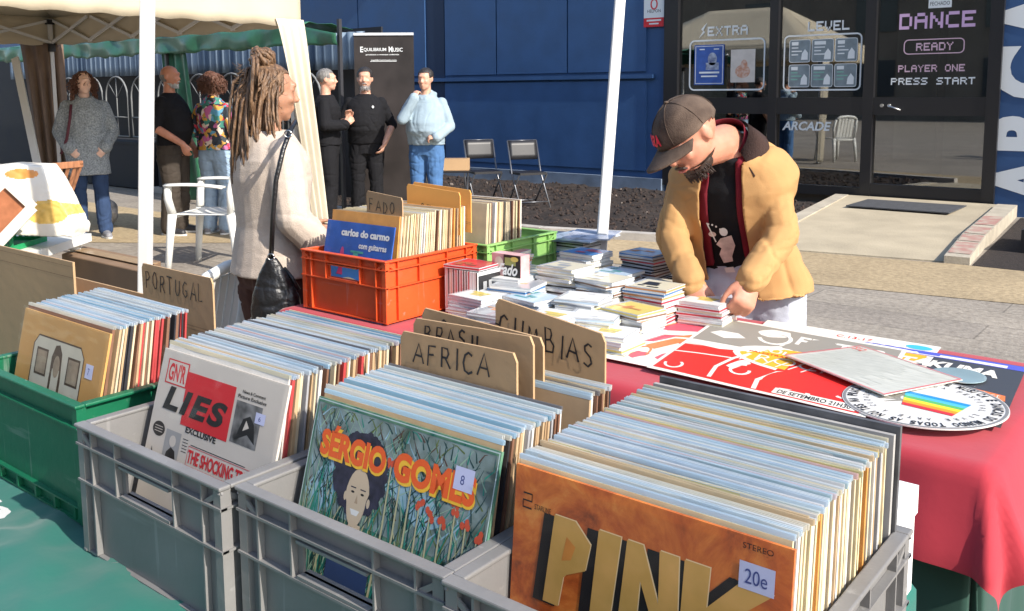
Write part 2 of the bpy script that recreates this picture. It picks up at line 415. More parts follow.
for rng in (xs, [-11.08,-9.905,-8.46,-7.03]):
    for x0, x1 in zip(rng, rng[1:]):
        b = NB(); box(b, x0+.015, x1-.015, 11.965, 11.997, 1.78, 4.0); obj('wall_panel', b, BLUE, bd, world=True, bevel=.006)
        b = NB(); box(b, x0+.015, x1-.015, 11.965, 11.997, .3, 1.62); 
        if x0 < -11.2: obj('wall_panel', b, BLUE, bd, world=True, bevel=.006)
        else: b.free()
b = NB(); box(b, -11.08, -7.03, 11.965, 11.997, .3, 1.64); obj('wall_panel', b, BLUE, bd, world=True, bevel=.006)
b = NB(); box(b, -34, -6.9, 11.93, 11.998, 1.675, 1.735); obj('ledge', b, BLUE, bd, world=True, bevel=.008)
b = NB(); box(b, -34, -6.72, 11.9, 11.999, 0, .2); obj('plinth', b, PLIN, bd, world=True, bevel=.02)
FRM = mat('black_window_frame', (.012,.012,.014), .35, spec=.6)
GL = mat('window_glass', (.0,.0,.0), .02)
g = GL.node_tree; 
for n_ in list(g.nodes): g.nodes.remove(n_)
out = g.nodes.new('ShaderNodeOutputMaterial'); mxs = g.nodes.new('ShaderNodeMixShader'); tr = g.nodes.new('ShaderNodeBsdfTransparent'); gl = g.nodes.new('ShaderNodeBsdfGlossy'); fr = g.nodes.new('ShaderNodeFresnel')
fr.inputs['IOR'].default_value = 1.9; gl.inputs['Roughness'].default_value = .015; tr.inputs['Color'].default_value = (.62,.66,.66,1); gl.inputs['Color'].default_value = (1,1,1,1)
mul = g.nodes.new('ShaderNodeMath'); mul.operation = 'MULTIPLY'; mul.inputs[1].default_value = 2.1; mul.use_clamp = True
g.links.new(fr.outputs[0], mul.inputs[0]); g.links.new(mul.outputs[0], mxs.inputs[0]); g.links.new(tr.outputs[0], mxs.inputs[1]); g.links.new(gl.outputs[0], mxs.inputs[2]); g.links.new(mxs.outputs[0], out.inputs[0])
frames = [-6.72,-6.55, -5.10,-5.0, -3.83,-3.73, -2.44,-2.3]
b = NB()
for x0, x1 in ((-6.72,-6.5),(-5.12,-5.0),(-3.86,-3.73),(-2.44,-2.3)): box(b, x0, x1, 11.93, 12.08, .12, 3.6)
obj('window_frame', b, FRM, bd, world=True, bevel=.006)
for x0, x1 in ((-6.5,-5.12),(-5.0,-3.86)):
    for z0, z1 in ((1.17,1.39),(.12,.24),(3.45,3.6)):
        b = NB(); box(b, x0, x1, 11.94, 12.06, z0, z1); obj('window_rail', b, FRM, bd, world=True, bevel=.004)
for x0, x1 in ((-6.5,-5.12),(-5.0,-3.86)):
    for z0, z1 in ((.24,1.17),(1.39,3.45)):
        b = NB(); box(b, x0, x1, 12.0, 12.006, z0, z1); obj('window_pane', b, GL, bd, world=True)
dr = NB(); box(dr, -3.73, -2.44, 11.94, 12.06, 1.17, 1.39)
dro = obj('door', dr, FRM, bd, world=True, bevel=.004)
for z0, z1 in ((.15,.30),(3.3,3.6)):
    b = NB(); box(b, -3.73, -2.44, 11.94, 12.06, z0, z1); obj('door_rail', b, FRM, dro, world=True, bevel=.004)
for z0, z1 in ((.30,1.17),(1.39,3.3)):
    b = NB(); box(b, -3.73, -2.44, 12.0, 12.006, z0, z1); obj('door_pane', b, GL, dro, world=True)
STEEL = mat('steel', (.6,.6,.6), .3, metal=1)
b = NB()
for x in (-3.62,-3.53): tube(b, [(x,11.94,1.29),(x,11.92,1.29)], .022, 12)
tube(b, [(-3.53,11.92,1.29),(-3.53,11.88,1.29),(-3.38,11.88,1.235)], .009, 8)
obj('handle', b, STEEL, dro, world=True)
# dim room behind the glass
ROOM = mat('room_wall', (.035,.035,.04), .9); ROOMF = mat('room_floor', (.09,.075,.06), .6, var=.2)
b = NB(); box(b, -6.9, -2.2, 16, 16.1, 0, 3.6); box(b, -7.0, -6.9, 12.31, 16, 0, 3.6); box(b, -2.3, -2.2, 12.31, 16, 0, 3.6); box(b, -6.9, -2.3, 12.31, 16, 3.6, 3.7)
obj('room_wall', b, ROOM, bd, world=True)
b = NB(); box(b, -6.72, -2.3, 12.1, 16, 0, .13); obj('room_floor', b, ROOMF, bd, world=True)
WOODB = mat('plywood', (.36,.23,.11), .6, var=.25, vscale=5, stretch=(1,1,6))
b = NB(); box(b, -4.95, -3.95, 12.3, 12.7, .14, 1.1); obj('reception_desk', b, WOODB, bd, world=True, bevel=.01)
GREYF = mat('grey_banner_cloth', (.09,.095,.09), .8)
b = NB(); box(b, -4.95, -4.7, 12.25, 12.28, .9, 3.4); box(b, -6.45, -6.25, 12.25, 12.28, 1.4, 3.3); box(b, -3.6, -3.1, 12.4, 12.43, .6, 3.2); box(b, -2.95,-2.5, 12.2, 12.22, .4, 2.6); obj('hanging_cloth', b, GREYF, bd, world=True)
# lettering on the panes and wall
SIGNW = mat('white_vinyl', (.72,.74,.74), .5); PINKV = mat('lilac_vinyl', (.62,.40,.62), .5); PINKR = mat('pink_vinyl', (.62,.42,.50), .5)
def onwall(x, z): return face_mtx((x, 11.93, z), (1,0,0), (0,0,1))
def sign(name, fn, par=bd, y=11.993, step=.001):
    p = Print(step); fn(p); return p.build(name, face_mtx((0, y, 0), (1,0,0), (0,0,1)), par)
POSTB = mat('blue_poster', (.04,.10,.36), .5, var=.2, vscale=10); POSTW = mat('cream_poster', (.62,.56,.5), .5, var=.1)
POSTP = mat('poster_portrait', (.45,.5,.6), .5, color2=(.08,.1,.2), vscale=14); ORNG = mat('poster_orange', (.5,.2,.1), .5, color2=(.65,.5,.42), vscale=30)
sign('extra_lettering', lambda p: (p.pixel('EXTRA', -6.06, 2.25, .60, .13, SIGNW), p.poly([(-6.20,2.22),(-6.10,2.31),(-6.13,2.33),(-6.07,2.44),(-6.16,2.35),(-6.13,2.32)], SIGNW)))
sign('display_frame', lambda p: p.rrect(-6.33, 1.50, -5.21, 2.19, .07, .022, SIGNW))
def posters(p):
    p.rect(-6.26,1.57,-5.80,2.13,POSTB,1); p.line([(-6.24,1.59),(-5.82,1.59),(-5.82,2.11),(-6.24,2.11)], .012, SIGNW, 2, True)
    p.disc(-5.98,1.93,.07,.09,POSTP,2); p.rect(-6.08,1.78,-5.88,1.88,POSTP,2); p.rect(-6.18,1.73,-5.87,1.755,SIGNW,3); p.rect(-6.15,1.68,-5.9,1.70,SIGNW,3)
    p.rect(-6.18,2.06,-6.1,2.075,SIGNW,3); p.rect(-5.96,2.06,-5.88,2.075,SIGNW,3)
    p.rect(-5.70,1.60,-5.34,2.05,POSTW,1); p.disc(-5.52,1.75,.11,.09,ORNG,2); p.disc(-5.5,1.83,.05,.08,ORNG,2.5)
sign('framed_posters', posters)
sign('level_lettering', lambda p: p.pixel('LEVEL', -4.62, 2.25, .54, .125, SIGNW))
sign('display_frame', lambda p: p.rrect(-4.93, 1.49, -3.92, 2.20, .06, .02, SIGNW))
SCR = mat('display_print', (.20,.24,.26), .5, var=.2, vscale=9); SCG = mat('display_print_green', (.2,.42,.34), .5)
def grid6(p):
    for i in range(3):
        for j in range(2):
            x = -4.86+i*.305; z = 1.53+j*.325
            p.rect(x, z, x+.28, z+.29, SCR, 1); p.rrect(x, z, x+.28, z+.29, .03, .007, SIGNW, 2)
            for k in range(3): p.rect(x+.03, z+.09+k*.045, x+.03+.09+.05*((i+k)%2), z+.105+k*.045, SCG if j == 0 else SIGNW, 3)
            p.poly([(x+.16,z+.03),(x+.25,z+.03),(x+.25,z+.12),(x+.21,z+.17),(x+.17,z+.11)], SIGNW, 3)
            p.rect(x+.03, z+.22, x+.12+.06*(i%2), z+.265, SIGNW, 3)
sign('framed_game_list', grid6)
sign('arcade_lettering', lambda p: p.text('ARCADE', -4.93, .955, .66, .12, SIGNW, bold=.03, shear=.2))
sign('dance_lettering', lambda p: p.pixel('DANCE', -3.47, 2.22, .86, .19, PINKV), dro)
sign('ready_lettering', lambda p: (p.rrect(-3.40,1.92,-2.72,2.09,.05,.012,PINKR), p.pixel('READY', -3.26, 1.955, .42, .095, PINKR)), dro)
sign('player_lettering', lambda p: p.pixel('PLAYER', -3.46, 1.70, .451, .085, PINKR), dro)
sign('one_lettering', lambda p: p.pixel('ONE', -2.919, 1.70, .219, .085, PINKR), dro)
sign('press_lettering', lambda p: p.pixel('PRESS', -3.54, 1.545, .428, .085, SIGNW), dro)
sign('start_lettering', lambda p: p.pixel('START', -3.008, 1.545, .428, .085, SIGNW), dro)
def cl(p): p.rect(-3.14,2.46,-2.88,2.56,SIGNW,1); p.text('FECHADO',-3.12,2.49,.22,.045,BLACK,2)
sign('closed_notice', cl, dro)
def stick(p):
    p.rect(-7.08,2.42,-6.745,2.86,SIGNW,1); p.rect(-7.08,2.42,-6.745,2.55,RED,2)
    p.line([(-6.91+.05*math.cos(t), 2.745+.07*math.sin(t)) for t in [i*math.pi/8 for i in range(16)]], .022, RED, 2, True)
    p.text('HELPON',-7.02,2.625,.22,.045,BLACK,2); p.rect(-7.03,2.50,-6.79,2.525,SIGNW,3); p.rect(-6.99,2.455,-6.83,2.475,SIGNW,3)
sign('warning_notice', stick, bd, y=11.963)
def vert(p):
    # tall white letters reading upwards
    vs = 0.15
    for ch, h in zip('ARCADE', (.62,.60,.66,.62,.6,.55)):
        p.text(ch, vs, 0, h-.05, .78, SIGNW, 1, bold=.05); vs += h
p = Print(.002); vert(p); p.build('arcade_lettering', face_mtx((-1.62, 11.995, 0), (0,0,1), (-1,0,0)), bd)

# building and trees across the square, behind the camera (they show in the panes)
ob = thing('apartment_building', 'brown rendered block across the square mirrored dimly in the glass entrance', 'building', (-4,-24,0))
OBW = mat('brown_render', (.13,.11,.09), .9, var=.2, vscale=.8); OBG = mat('dark_window', (.03,.035,.04), .2)
b = NB(); box(b, -40, 30, -34, -24, 0, 14); obj('wall', b, OBW, ob, world=True)
for i in range(10):
    b = NB()
    for k in range(4): box(b, -34+i*6, -32+i*6, -24.0, -23.94, 1.2+k*3.2, 3.0+k*3.2)
    obj('window', b, OBG, ob, world=True)
# ------------------------------------------------------------------ tables and cloths
def cloth_m(name, c, hi=None, rough=.8):
    m = mat(name, c, rough, var=.06, vscale=3, bump=.25, bscale=9, sheen=.15)
    return m
TEAL = cloth_m('teal_cloth', (.003,.115,.085)); CRIM = cloth_m('crimson_cloth', (.37,.018,.033)); DGRN = cloth_m('dark_green_cloth', (.008,.05,.035))
TBL = mat('table_top_white', (.6,.6,.58), .5); TLEG = mat('table_leg_grey', (.35,.35,.36), .4, metal=.6)
def folding_table(name, label, x0, x1, y0, y1, z):
    t = thing(name, label, 'table', ((x0+x1)/2, (y0+y1)/2, 0))
    b = NB(); box(b, x0, x1, y0, y1, z-.035, z); obj('tabletop', b, TBL, t, world=True, bevel=.004)
    for x in (x0+.12, x1-.12):
        for y in (y0+.08, y1-.08):
            b = NB(); tube(b, [(x,y,z-.036),(x,y,0)], .014, 10); obj('leg', b, TLEG, t, world=True)
    return t
def cloth(name, label, m, x0, x1, y0, y1, z, drop, seed, corner=.12, fold=.02, freq=9, wr=.004, res=.016, rad=.015, side_out=.05, hemv=.05, cat='tablecloth'):
    """one square cloth laid over a table edge: flat wrinkled top, sides and corners hanging in folds"""
    b = NB(); rx = int((x1-x0+2*drop)/res); ry = int((y1-y0+2*drop)/res); G = []
    for j in range(ry+1):
        row_ = []
        for i in range(rx+1):
            u = x0-drop+(x1-x0+2*drop)*i/rx; v = y0-drop+(y1-y0+2*drop)*j/ry
            cx, cy = min(max(u, x0), x1), min(max(v, y0), y1); dx, dy = u-cx, v-cy; d = math.hypot(dx, dy)
            if d < 1e-6:
                w_ = noise.noise(V((u*2.2+seed, v*9, 0)) + noise.noise_vector(V((u*2,v*2,seed)))*1.2); w2 = 1-abs(noise.noise(V((u*3.1, v*7+seed, 2)) + noise.noise_vector(V((u*3,v*3,seed+1)))*.8))*3
                e = min(u-x0, x1-u, v-y0, y1-v)
                row_.append(b.verts.new((u, v, z + wr*(w_*1.2 + max(0, w2)*.9 + .35*fbm((u,v,seed), 16))*min(1, .25+e/.05))))
                continue
            n_ = V((dx/d, dy/d)); dd = d*(1+hemv*noise.noise(V((cx*2.5+seed, cy*2.5, 0))))
            arc = rad*math.pi/2
            if dd < arc: a = dd/rad; o_ = rad*math.sin(a); zz = rad*(1-math.cos(a))
            else: o_ = rad; zz = rad + dd-arc
            t = min(1, dd/drop); s_ = (cx+cy)*freq + math.atan2(dy, dx)*1.6
            f = fold*(math.sin(s_*2+seed+1.5*noise.noise(V((s_*.7, seed, zz*2))))*.5+.5) + fold*.9*noise.noise(V((s_*1.3, seed*2, zz*3)))
            o_ += (f + side_out*.3)*t**.9
            row_.append(b.verts.new((cx+n_.x*o_, cy+n_.y*o_, z - zz)))
        G.append(row_)
    for j in range(ry):
        for i in range(rx): b.faces.new((G[j][i], G[j][i+1], G[j+1][i+1], G[j+1][i]))
    o = obj(name, b, m, smooth=True)
    return tag(o, label, cat)
folding_table('folding_table', 'folding table under the teal cloth carrying the front row of record crates', -2.75, -.357, .18, 1.36, .742)
cloth('tablecloth', 'teal green cloth spread under the front row of record crates', TEAL, -2.76, -.352, .17, 1.37, .75, .5, 3, wr=.011, fold=.008, side_out=.0)
folding_table('folding_table', 'folding table under the crimson cloth carrying CDs and flat posters', -2.47, -.36, 1.89, 2.66, .742)
cloth('tablecloth', 'crimson cloth draped over the poster and CD table', CRIM, -2.48, -.35, 1.88, 2.67, .76, .19, 5, fold=.045, freq=4.5, wr=.0012, rad=.018, side_out=.10, hemv=.15)
cloth('tablecloth', 'dark green under-cloth hanging below the crimson cloth', DGRN, -2.462, -.368, 1.897, 2.653, .746, .60, 8, fold=.03, freq=6, wr=0.0, rad=.01, side_out=.01)
folding_table('folding_table', 'narrow folding table at the back behind the CD stacks', -2.47, -1.7, 2.69, 3.02, .742)
cloth('tablecloth', 'narrow crimson cloth on the back table, behind the CD stacks', CRIM, -2.48, -1.69, 2.685, 3.03, .75, .3, 11, corner=.05, fold=.012, wr=.001, rad=.012)

# ------------------------------------------------------------------ crates
def crate_mat(n, c):
    m = mat(n, c, .45, var=.14, vscale=7, bump=.10, bscale=45); nt = m.node_tree; b = nt.nodes['Principled BSDF']; src = b.inputs['Base Color'].links[0].from_socket
    tc = nt.nodes.new('ShaderNodeTexCoord'); out = src
    for sc, st, lo, hi, col, w_ in ((55, (1,1,.08), .66, .72, (.55,.54,.52), .35), (38, (.08,1,1), .67, .73, (.5,.5,.48), .3), (9, (1,1,1), .60, .78, (.30,.27,.23), .35)):
        mp = nt.nodes.new('ShaderNodeMapping'); mp.inputs['Scale'].default_value = st; mp.inputs['Rotation'].default_value = (.1*sc, .3, .2); nz = nt.nodes.new('ShaderNodeTexNoise'); nz.inputs['Scale'].default_value = sc; nz.inputs['Detail'].default_value = 4
        nt.links.new(tc.outputs['Object'], mp.inputs['Vector']); nt.links.new(mp.outputs['Vector'], nz.inputs['Vector'])
        mr = nt.nodes.new('ShaderNodeMapRange'); mr.inputs['From Min'].default_value = lo; mr.inputs['From Max'].default_value = hi; mr.inputs['To Max'].default_value = w_
        nt.links.new(nz.outputs['Fac'], mr.inputs['Value']); mx = nt.nodes.new('ShaderNodeMix'); mx.data_type = 'RGBA'
        nt.links.new(mr.outputs['Result'], mx.inputs[0]); nt.links.new(out, mx.inputs[6]); mx.inputs[7].default_value = (*[a*.5+d*.5 for a, d in zip(col, c)], 1); out = mx.outputs[2]
    nt.links.new(out, b.inputs['Base Color']); return m
CG = crate_mat('grey_crate_plastic', (.19,.185,.18)); CR = crate_mat('orange_red_crate_plastic', (.62,.075,.015)); CGR = crate_mat('green_crate_plastic', (.005,.12,.055)); CLG = crate_mat('light_green_crate_plastic', (.22,.42,.12))
def crate(label, m, x0, x1, y0, y1, z0, z1, group=None, style='euro', slot=True):
    t = thing('crate', label, 'crate', ((x0+x1)/2, (y0+y1)/2, z0), 0, group)
    w, d, h = x1-x0, y1-y0, z1-z0; X, Y = w/2, d/2; T = .004; ins = .012
    x, y = X-ins, Y-ins       # outer face of the walls
    # shell: four walls and a floor
    b = NB(); box(b, -x, x, -y, y, .004, .010)
    hs0, hs1 = h*.60, h*.80   # handle slot
    def wall(axis, s, half, off):
        def bx(a0, a1, z_0, z_1):
            if axis == 'x': box(b, a0, a1, min(s*off, s*(off-T)), max(s*off, s*(off-T)), z_0, z_1)
            else: box(b, min(s*off, s*(off-T)), max(s*off, s*(off-T)), a0, a1, z_0, z_1)
        g = .004 if axis == 'y' else 0
        if slot and axis == 'x':
            q = half*.36
            bx(-half+g, -q, .0101, h-.004); bx(q, half-g, .0101, h-.004); bx(-q, q, .0101, hs0); bx(-q, q, hs1, h-.004)
        else: bx(-half+g, half-g, .0101, h-.004)
    for s in (-1, 1): wall('x', s, x, y); wall('y', s, y-.001, x)
    obj('shell', b, m, t)
    # rim
    b = NB()
    rw = ins + T + .002
    for s in (-1, 1):
        box(b, -X, X, *sorted((s*Y, s*(Y-rw))), h-.006, h)
        box(b, *sorted((s*X, s*(X-rw))), -Y+rw, Y-rw, h-.0063, h-.0002)
    bmesh.ops.remove_doubles(b, verts=b.verts[:], dist=1e-6)
    obj('rim', b, m, t, bevel=.002, seg=2)
    # ribs: horizontal bands and vertical fins
    b = NB(); rt = .0035
    bands = [h*.84, h*.56] if style == 'euro' else [h*.80]
    for zb in bands + [.002]:
        for s in (-1, 1):
            e = .003 if zb < .01 else 0
            box(b, -X+.001, X-.001, *sorted((s*(Y-.001-e), s*(y+.0003))), zb, zb+rt)
            box(b, *sorted((s*(X-.001-e), s*(x+.0003))), -Y+.0025, Y-.0025, zb+.0001, zb+rt-.0001)
    if style == 'euro':
        for s in (-1, 1):
            for fx in (-.76,-.40,.40,.76):
                lo = .006 if abs(fx) > .6 else h*.565
                box(b, fx*X-rt/2, fx*X+rt/2, *sorted((s*(Y-.002), s*(y+.0004))), lo, h-.0063)
            for fy in (-.74,-.3,.3,.74):
                box(b, *sorted((s*(X-.002), s*(x+.0004))), fy*Y-rt/2, fy*Y+rt/2, .006 if abs(fy) > .6 else h*.565, h-.0065)
            for sx in (-1, 1):   # diagonal gussets at the corners
                bar(b, (sx*X*.78, s*(Y-.0055), h*.845), (sx*X*.985, s*(Y-.0055), h*.965), .007, .003, up=(0,s,0))
                bar(b, (sx*(X-.0055), s*Y*.78, h*.845), (sx*(X-.0055), s*Y*.985, h*.965), .003, .007, up=(0,0,1))
    else:
        for s in (-1, 1):
            for k in range(6):
                fx = -.85+k*.34
                box(b, fx*X-rt, fx*X+rt, *sorted((s*(Y-.003), s*(y+.0004))), .006, h*.13)
            box(b, -X+.003, X-.003, *sorted((s*(Y-.0025), s*(y+.0003))), h*.13, h*.145)
    # corner posts
    for sx in (-1, 1):
        for sy in (-1, 1): box(b, *sorted((sx*(X-.0035), sx*(X-.020))), *sorted((sy*(Y-.0035), sy*(Y-.020))), .003, h-.0065)
    obj('ribs', b, m, t)
    if slot:
        q = x*.36+.001
        for s in (-1, 1):
            b = NB()
            for zz in (hs0-.004, hs1): box(b, -q, q, *sorted((s*(Y-.002), s*(y-T-.006))), zz, zz+.004)
            obj('handle', b, m, t, bevel=.001)
    return t
GC = 'grey record crates in a row'
crate('grey plastic crate with the tabloid style red and white record in front', CG, -1.402, -1.012, .652, 1.09, .752, .962, GC)
crate('grey plastic crate with the jungle painting record in front, between two grey crates', CG, -1.006, -.632, .67, 1.09, .752, .962, GC)
crate('grey plastic crate nearest the camera holding the orange marbled record', CG, -.632, -.274, .665, 1.09, .752, .962, GC)
crate('dark green plastic crate at the left end of the front row', CGR, -1.90, -1.475, .69, 1.10, .752, .962, style='plain', slot=False)
crate('orange red plastic crate full of Portuguese records on crimson cloth', CR, -2.425, -2.02, 1.905, 2.335, .765, .963)
crate('light green plastic crate behind the orange red crate', CLG, -2.42, -2.0, 2.36, 2.77, .767, .955)
WB = mat('white_foam', (.72,.72,.70), .75, bump=.15, bscale=160)
fb = thing('foam_box', 'white foam box standing behind the nearest grey crate', 'box', (-.46, 1.22, .752))
b = NB(); box(b, -.6, -.336, 1.10, 1.337, .755, .87); obj('box_body', b, WB, fb, world=True, bevel=.006)
b = NB(); box(b, -.603, -.333, 1.097, 1.34, .871, .912); obj('lid', b, WB, fb, world=True, bevel=.006)

# ------------------------------------------------------------------ records
def plast(n, base, ramp):
    m = mat(n, base, .28, coat=.3); nt = m.node_tree; b = nt.nodes['Principled BSDF']
    oi = nt.nodes.new('ShaderNodeObjectInfo'); rp = nt.nodes.new('ShaderNodeValToRGB'); rp.color_ramp.interpolation = 'CONSTANT'
    for i, (q, c) in enumerate(ramp):
        e = rp.color_ramp.elements[i] if i < 2 else rp.color_ramp.elements.new(q)
        e.position = q; e.color = (*c, 1)
    nt.links.new(oi.outputs['Random'], rp.inputs['Fac'])
    tc = nt.nodes.new('ShaderNodeTexCoord'); mp = nt.nodes.new('ShaderNodeMapping'); mp.inputs['Scale'].default_value = (7,1,1); nz = nt.nodes.new('ShaderNodeTexNoise'); nz.inputs['Scale'].default_value = 1.2
    ad = nt.nodes.new('ShaderNodeVectorMath'); ad.operation = 'ADD'; nt.links.new(tc.outputs['Object'], mp.inputs['Vector']); nt.links.new(oi.outputs['Location'], ad.inputs[1]); sc2 = nt.nodes.new('ShaderNodeVectorMath'); sc2.operation = 'SCALE'; sc2.inputs['Scale'].default_value = 60
    nt.links.new(mp.outputs['Vector'], ad.inputs[0]); nt.links.new(ad.outputs[0], nz.inputs['Vector'])
    r2 = nt.nodes.new('ShaderNodeValToRGB'); r2.color_ramp.elements[0].position = .38; r2.color_ramp.elements[0].color = (.88,.92,.95,1); r2.color_ramp.elements[1].position = .58; r2.color_ramp.elements[1].color = (1,1,1,1)
    nt.links.new(nz.outputs['Fac'], r2.inputs['Fac']); mx = nt.nodes.new('ShaderNodeMix'); mx.data_type = 'RGBA'; mx.blend_type = 'MULTIPLY'; mx.inputs[0].default_value = 1
    nt.links.new(rp.outputs['Color'], mx.inputs[6]); nt.links.new(r2.outputs['Color'], mx.inputs[7]); nt.links.new(mx.outputs[2], b.inputs['Base Color'])
    return m
PLAST = plast('clear_sleeve_edge', (.85,.88,.9), [(0,(.86,.89,.90)),(.25,(.76,.84,.90)),(.45,(.90,.90,.86)),(.6,(.88,.84,.74)),(.7,(.74,.84,.90)),(.8,(.86,.78,.78)),(.88,(.92,.92,.90)),(.96,(.6,.7,.78))])
PLAST2 = plast('clear_sleeve_edge_warm', (.85,.85,.8), [(0,(.90,.89,.84)),(.2,(.88,.82,.66)),(.38,(.90,.88,.86)),(.52,(.86,.72,.50)),(.62,(.80,.86,.86)),(.74,(.86,.66,.62)),(.82,(.62,.74,.76)),(.9,(.88,.78,.42)),(.95,(.35,.33,.33))])
PLAST3 = plast('clear_sleeve_edge_blue', (.8,.86,.9), [(0,(.80,.87,.90)),(.3,(.76,.86,.91)),(.5,(.88,.90,.90)),(.7,(.64,.80,.88)),(.8,(.86,.84,.78)),(.92,(.42,.64,.74))])
def card(n, c): return mat(n, c, .55, var=.15, vscale=20)
CARDS = [card('sleeve_cream', (.60,.50,.34)), card('sleeve_pale_yellow', (.66,.56,.34)), card('sleeve_white', (.66,.64,.60)), card('sleeve_tan', (.48,.33,.19)), card('sleeve_grey', (.35,.35,.36)),
         card('sleeve_brown', (.20,.10,.06)), card('sleeve_black', (.025,.025,.03)), card('sleeve_red', (.42,.05,.05)), card('sleeve_blue', (.07,.20,.38)), card('sleeve_orange', (.62,.28,.07)), card('sleeve_pink', (.6,.32,.34)), card('sleeve_green', (.12,.28,.16))]
def rec_mesh(S, H, T, cm, pm, lip, rnd):
    """one sleeve: card box open look with plastic lip standing above"""
    b = NB(); X = S/2
    box(b, -X, X, -T/2, T/2, 0, H)
    lp = .0006
    if lip:
        bw = [rnd.uniform(-.0012, .0012) for _ in range(5)]
        for s in (-1, 1):
            ps = []
            for i in range(5):
                x = -X-.002+(S+.004)*i/4
                ps.append((x, s*T*.35+bw[i]))
            for (xa, ya), (xb, yb) in zip(ps, ps[1:]):
                lo = .0002
                q = [b.verts.new(p) for p in ((xa,ya-lp/2,H+lo),(xb,yb-lp/2,H+lo),(xb,yb+lp/2,H+lo),(xa,ya+lp/2,H+lo),(xa,ya-lp/2,H+lip),(xb,yb-lp/2,H+lip),(xb,yb+lp/2,H+lip),(xa,ya+lp/2,H+lip))]
                for f in ((4,5,6,7),(0,1,5,4),(2,3,7,6),(1,2,6,5),(3,0,4,7)): b.faces.new([q[i] for i in f]).material_index = 1
    me = bpy.data.meshes.new('record'); b.normal_update(); b.to_mesh(me); b.free()
    me.materials.append(cm); me.materials.append(pm)
    return me
_rn = random.Random(11)
def pool(idx, plast, n=14, lip=.006):
    return [rec_mesh(.312+_rn.uniform(-.003,.003), .309, _rn.choice([.003,.0035,.004,.005]), CARDS[idx[i % len(idx)]], plast[i % len(plast)], lip, _rn) for i in range(n)]
P_WARM = pool([0,1,2,0,1,3,2,0,9,2,1,4], [PLAST,PLAST2,PLAST3,PLAST2], 16)
P_MIX = pool([3,5,0,2,4,3,6,5,2,0,7,3], [PLAST,PLAST3,PLAST,PLAST2], 16)
P_DARK = pool([6,0,5,7,7,3,6,2,5,7], [PLAST,PLAST3], 14)
P_BARE = pool([0,1,3,9,1,0,2,3,5], [PLAST2], 12, lip=0)
P_BACK = pool([0,3,6,2,5,0,3,1,6], [PLAST2], 12, lip=0)
def row(pool_, label, group, xc, y0, y1, z0, n, t0, t1, jx=.006, jz=.006, skip=0, rz=0.0, zoff=None):
    """records leaning back: y is the foot position"""
    r = random.Random(int(abs(xc*1000))+n)
    hz_ = 0
    for i in range(n):
        if r.random() < .3: hz_ = r.uniform(-1, 1)
        f = (i+.5+r.uniform(-.3,.3))/n; me = pool_[r.randrange(len(pool_))]
        o = bpy.data.objects.new('record', me); COL.objects.link(o)
        t = t0+(t1-t0)*f + r.uniform(-.6, .6)
        o.location = (xc+r.uniform(-jx, jx), y0+(y1-y0)*f, z0+r.uniform(0, .3)*jz+jz*.35*(1+hz_)+(zoff(f) if zoff else 0)); o.rotation_euler = (-R(t), 0, rz+R(r.uniform(-.5, .5)))
        tag(o, label, 'record', group)
def front_record(name_label, x0, x1, ytop, ztop, tilt, cm, T=.004, lip=PLAST, price=None):
    """a cover facing the camera; returns object and a print matrix (u along x from its left, v up from its foot)"""
    S = x1-x0; Hh = .312; t = R(tilt)
    foot = V(((x0+x1)/2, ytop - math.sin(t)*Hh, ztop - math.cos(t)*Hh))
    b = NB(); box(b, -S/2, S/2, -T/2, T/2, 0, Hh)
    o = obj('record', b, cm, None, bevel=.0008, seg=1); o.location = foot; o.rotation_euler = (-t, 0, 0)
    tag(o, name_label, 'record')
    return o, Matrix(((1,0,0,-S/2),(0,0,-1,-T/2-.0002),(0,1,0,0),(0,0,0,1)))
RG = 'records packed upright in crates'
row(P_MIX, 'record in a clear sleeve packed in the grey crate behind the tabloid style cover', RG, -1.2, .740, 1.02, .757, 42, 10, 3, jx=.004)
row(P_MIX, 'record in a clear sleeve packed between the jungle painting cover and the cardboard dividers', RG, -.812, .731, .89, .757, 21, 12, 6, jx=.004)
row(P_MIX, 'record in a clear sleeve packed behind the cardboard dividers in the middle grey crate', RG, -.812, .945, 1.02, .757, 11, 5, 3, jx=.004)
row(P_WARM, 'record in a clear sleeve packed in the nearest grey crate behind the orange marbled cover', RG, -.453, .749, 1.045, .753, 54, 5, 1, jx=.003, zoff=lambda f: .007*f)
row(P_DARK, 'record in a clear sleeve packed in the dark green crate', RG, -1.675, .722, .905, .758, 27, 12, 5, jx=.004)
row(P_BARE, 'record without plastic packed in the orange red crate', RG, -2.215, 1.965, 2.31, .777, 46, 8, 2, jx=.004)
row(P_BACK, 'record packed upright in the light green crate at the back', RG, -2.20, 2.39, 2.61, .779, 32, 4, 1, jx=.004, zoff=lambda f: -.006*f)

# two taller dark grey covers at the back of the nearest crate
DK = mat('dark_worn_cover', (.09,.09,.095), .5, var=.5, vscale=18); GYC = mat('grey_worn_cover', (.34,.33,.32), .5, var=.3, vscale=14, color2=(.42,.40,.37))
for i, (y, m_, l) in enumerate(((1.058, GYC, 'grey worn record standing taller at the back of the nearest crate'), (1.068, DK, 'dark worn record leaning at the very back of the nearest crate'))):
    b = NB(); box(b, -.157, .157, -.0035, .0035, 0, .314); o = obj('record', b, m_, bevel=.001, seg=1)
    o.location = (-.450+.004*i, y-.004, .765+.008*i); o.rotation_euler = (R(-2), 0, 0); tag(o, l, 'record')
    if i == 0:
        p = Print(); 
        for k, (u, w_) in enumerate(((.05,.03),(.16,.03))): p.rect(u, .292+.006*k, u+w_, .304, RED, 1)
        p.build('cover_print', Matrix(((1,0,0,-.157),(0,0,-1,-.0038),(0,1,0,0),(0,0,0,1))), o, world=False)

